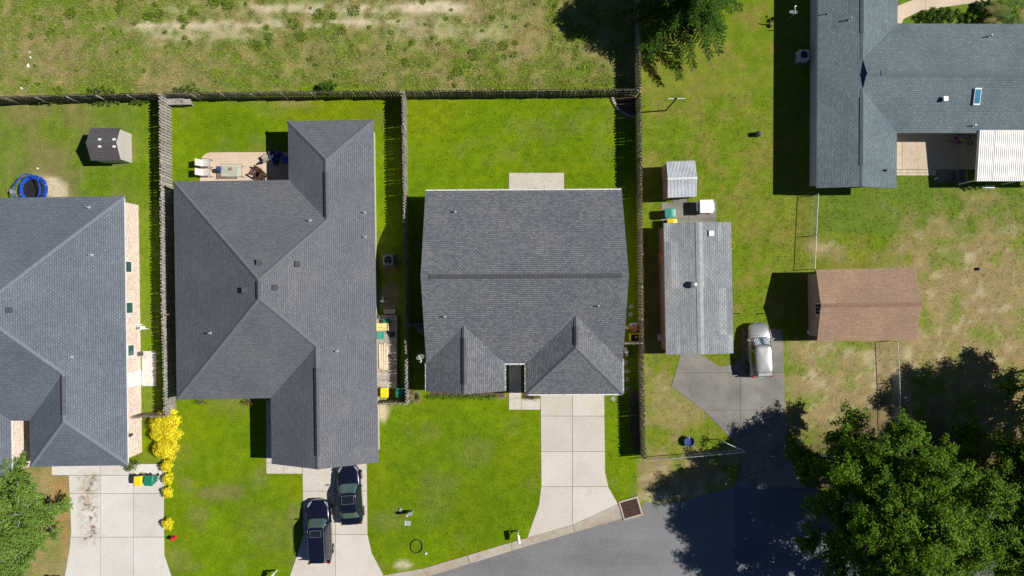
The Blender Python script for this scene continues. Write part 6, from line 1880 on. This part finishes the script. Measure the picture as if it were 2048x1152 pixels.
t = thing('storage_can', 'pale can stored on the shaded barn corner', 'can', P(1617, 664))
MB().lathe([(.16, 0), (.18, .4), (.16, .44), (0, .44)], (0, 0, 0), 12).build('can', M['wsiding'], t)
t = thing('fire_pit', 'round metal fire pit bowl behind the front chain-link fence', 'fire pit', P(1376, 881))
MB().lathe([(.16, .2), (.3, .28), (.38, .42), (.41, .42), (.41, .40), (.3, .22), (.14, .12), (.14, .0), (.22, 0), (.22, -.01), (0, -.01)], (0, 0, 0), 20).lathe([(0, .22), (.16, .22), (.3, .3)], (0, 0, 0), 20).build('bowl', M['dblue'], t)  # navy paints the bluish tree shade into the metal bowl's colour
MB().tube([(-.02, .25, .42), (-.02, .45, .5)], .03, 6).build('handle', M['white'], t)
t = thing('lawn_bag', 'pale green bag under the oak', 'bag', P(1694, 884))
MB().lathe([(0, 0), (.2, .03), (.24, .2), (.14, .36), (.06, .42), (0, .42)], (0, 0, 0), 9).build('bag', M['teal'], t, smooth=True)

# ------------------------------------------------------------------ ranch house patio
def bike(label, loc, rz, mk, r=.25):
    t = thing('bicycle', label, 'bicycle', loc, rz, 'bicycles on the corner patio')
    def ring(y):
        return MB().tube([(0, y + r * math.cos(2 * math.pi * k / 18), r + r * math.sin(2 * math.pi * k / 18) + .01) for k in range(19)], .022, 6, False)
    for y in (-r * 1.75, r * 1.75):
        wh = ring(y).build('wheel', M['black'], t)
        mb = MB()
        for k in range(6): a = math.pi * k / 6; mb.bar((0, y - r * .95 * math.cos(a), r - r * .95 * math.sin(a) + .01), (0, y + r * .95 * math.cos(a), r + r * .95 * math.sin(a) + .01), .006, .006, up=(1, 0, 0))
        mb.build('spokes', M['galv'], wh)
    q = r * 1.75
    MB().tube([(0, -q, r), (0, -.05, r * .9), (0, q * .75, r * 2.3), (0, -q * .45, r * 2.2), (0, -.05, r * .9)], .018, 6).tube([(0, q, r), (0, q * .72, r * 2.5)], .018, 6).tube([(0, -q, r), (0, -q * .45, r * 2.2)], .014, 6).build('frame', M[mk], t)
    MB().box((0, -q * .5, r * 2.45), (.12, .22, .05)).build('saddle', M['black'], t, bevel=.02)
    MB().tube([(-.24, q * .55, r * 2.85), (-.08, q * .72, r * 2.75), (.08, q * .72, r * 2.75), (.24, q * .55, r * 2.85)], .014, 6).build('handlebar', M[mk], t)
    MB().bar((-.12, -.05, r * .75), (.12, -.05, r * .75), .05, .03).build('pedal', M['black'], t)
    return t
bike('pink child bicycle on the shaded corner patio', P(1905, 285), R(80), 'pink', .22)
bike('dark bicycle beside the white patio cover', P(1932, 284), R(15), 'dgrey', .28)
t = thing('ride_on_toy', 'pink and yellow ride-on toy beside the bicycles', 'toy', P(1916, 278), R(30))
MB().box((0, 0, .22), (.3, .55, .14)).build('body', M['pink'], t, bevel=.05); MB().box((0, -.12, .34), (.22, .2, .12)).build('seat', M['yellow'], t, bevel=.04)
for sx in (-1, 1):
    for y in (-.2, .2): MB().lathe([(0, -.03), (.11, -.03), (.11, .03), (0, .03)], (0, 0, 0), 12).xform(Matrix.Translation((sx * .17, y, .11)) @ Matrix.Rotation(R(90), 4, 'Y')).build('wheel', M['black'], t)
t = thing('smoker_grill', 'brown barrel smoker grill beside the white patio cover', 'grill', P(1909, 355), R(2))
for sx in (-1, 1):
    for sy in (-1, 1): MB().bar((sx * .35, sy * .28, 0), (sx * .32, sy * .24, .6), .05, .05).build('leg', M['black'], t)
mb = MB(); n = 12
pr = [(-.34 * math.cos(math.pi * k / n), .62 + .34 * math.sin(math.pi * k / n)) for k in range(n + 1)] + [(.34, .6), (.2, .42), (-.2, .42), (-.34, .6)]
k_ = len(pr)
mb.add([(x, -.5, z) for x, z in pr] + [(x, .5, z) for x, z in pr], [tuple(range(k_)), tuple(range(2 * k_ - 1, k_ - 1, -1))] + [((i + 1) % k_, i, i + k_, (i + 1) % k_ + k_) for i in range(k_)])
mb.build('barrel', M['dgrey'], t); MB().box((-.52, 0, .7), (.32, .9, .03)).build('side_shelf', M['rust'], t); MB().box((.5, 0, .7), (.1, .9, .03)).build('front_shelf', M['deck'], t)
MB().tube([(.1, .3, .9), (.1, .3, 1.25)], .06, 8).build('chimney', M['black'], t)
t = thing('white_block', 'white block on the grass at the patio border end', 'block', P(1872, 357), R(25))
MB().box((0, 0, .06), (.28, .12, .12)).build('block', M['white'], t, bevel=.01)
t = thing('door_step', 'white doorstep slab below the white patio cover', 'step', P(1974, 374))
MB().box((0, 0, .08), (1.0, .22, .2)).build('slab', M['white'], t, bevel=.01)
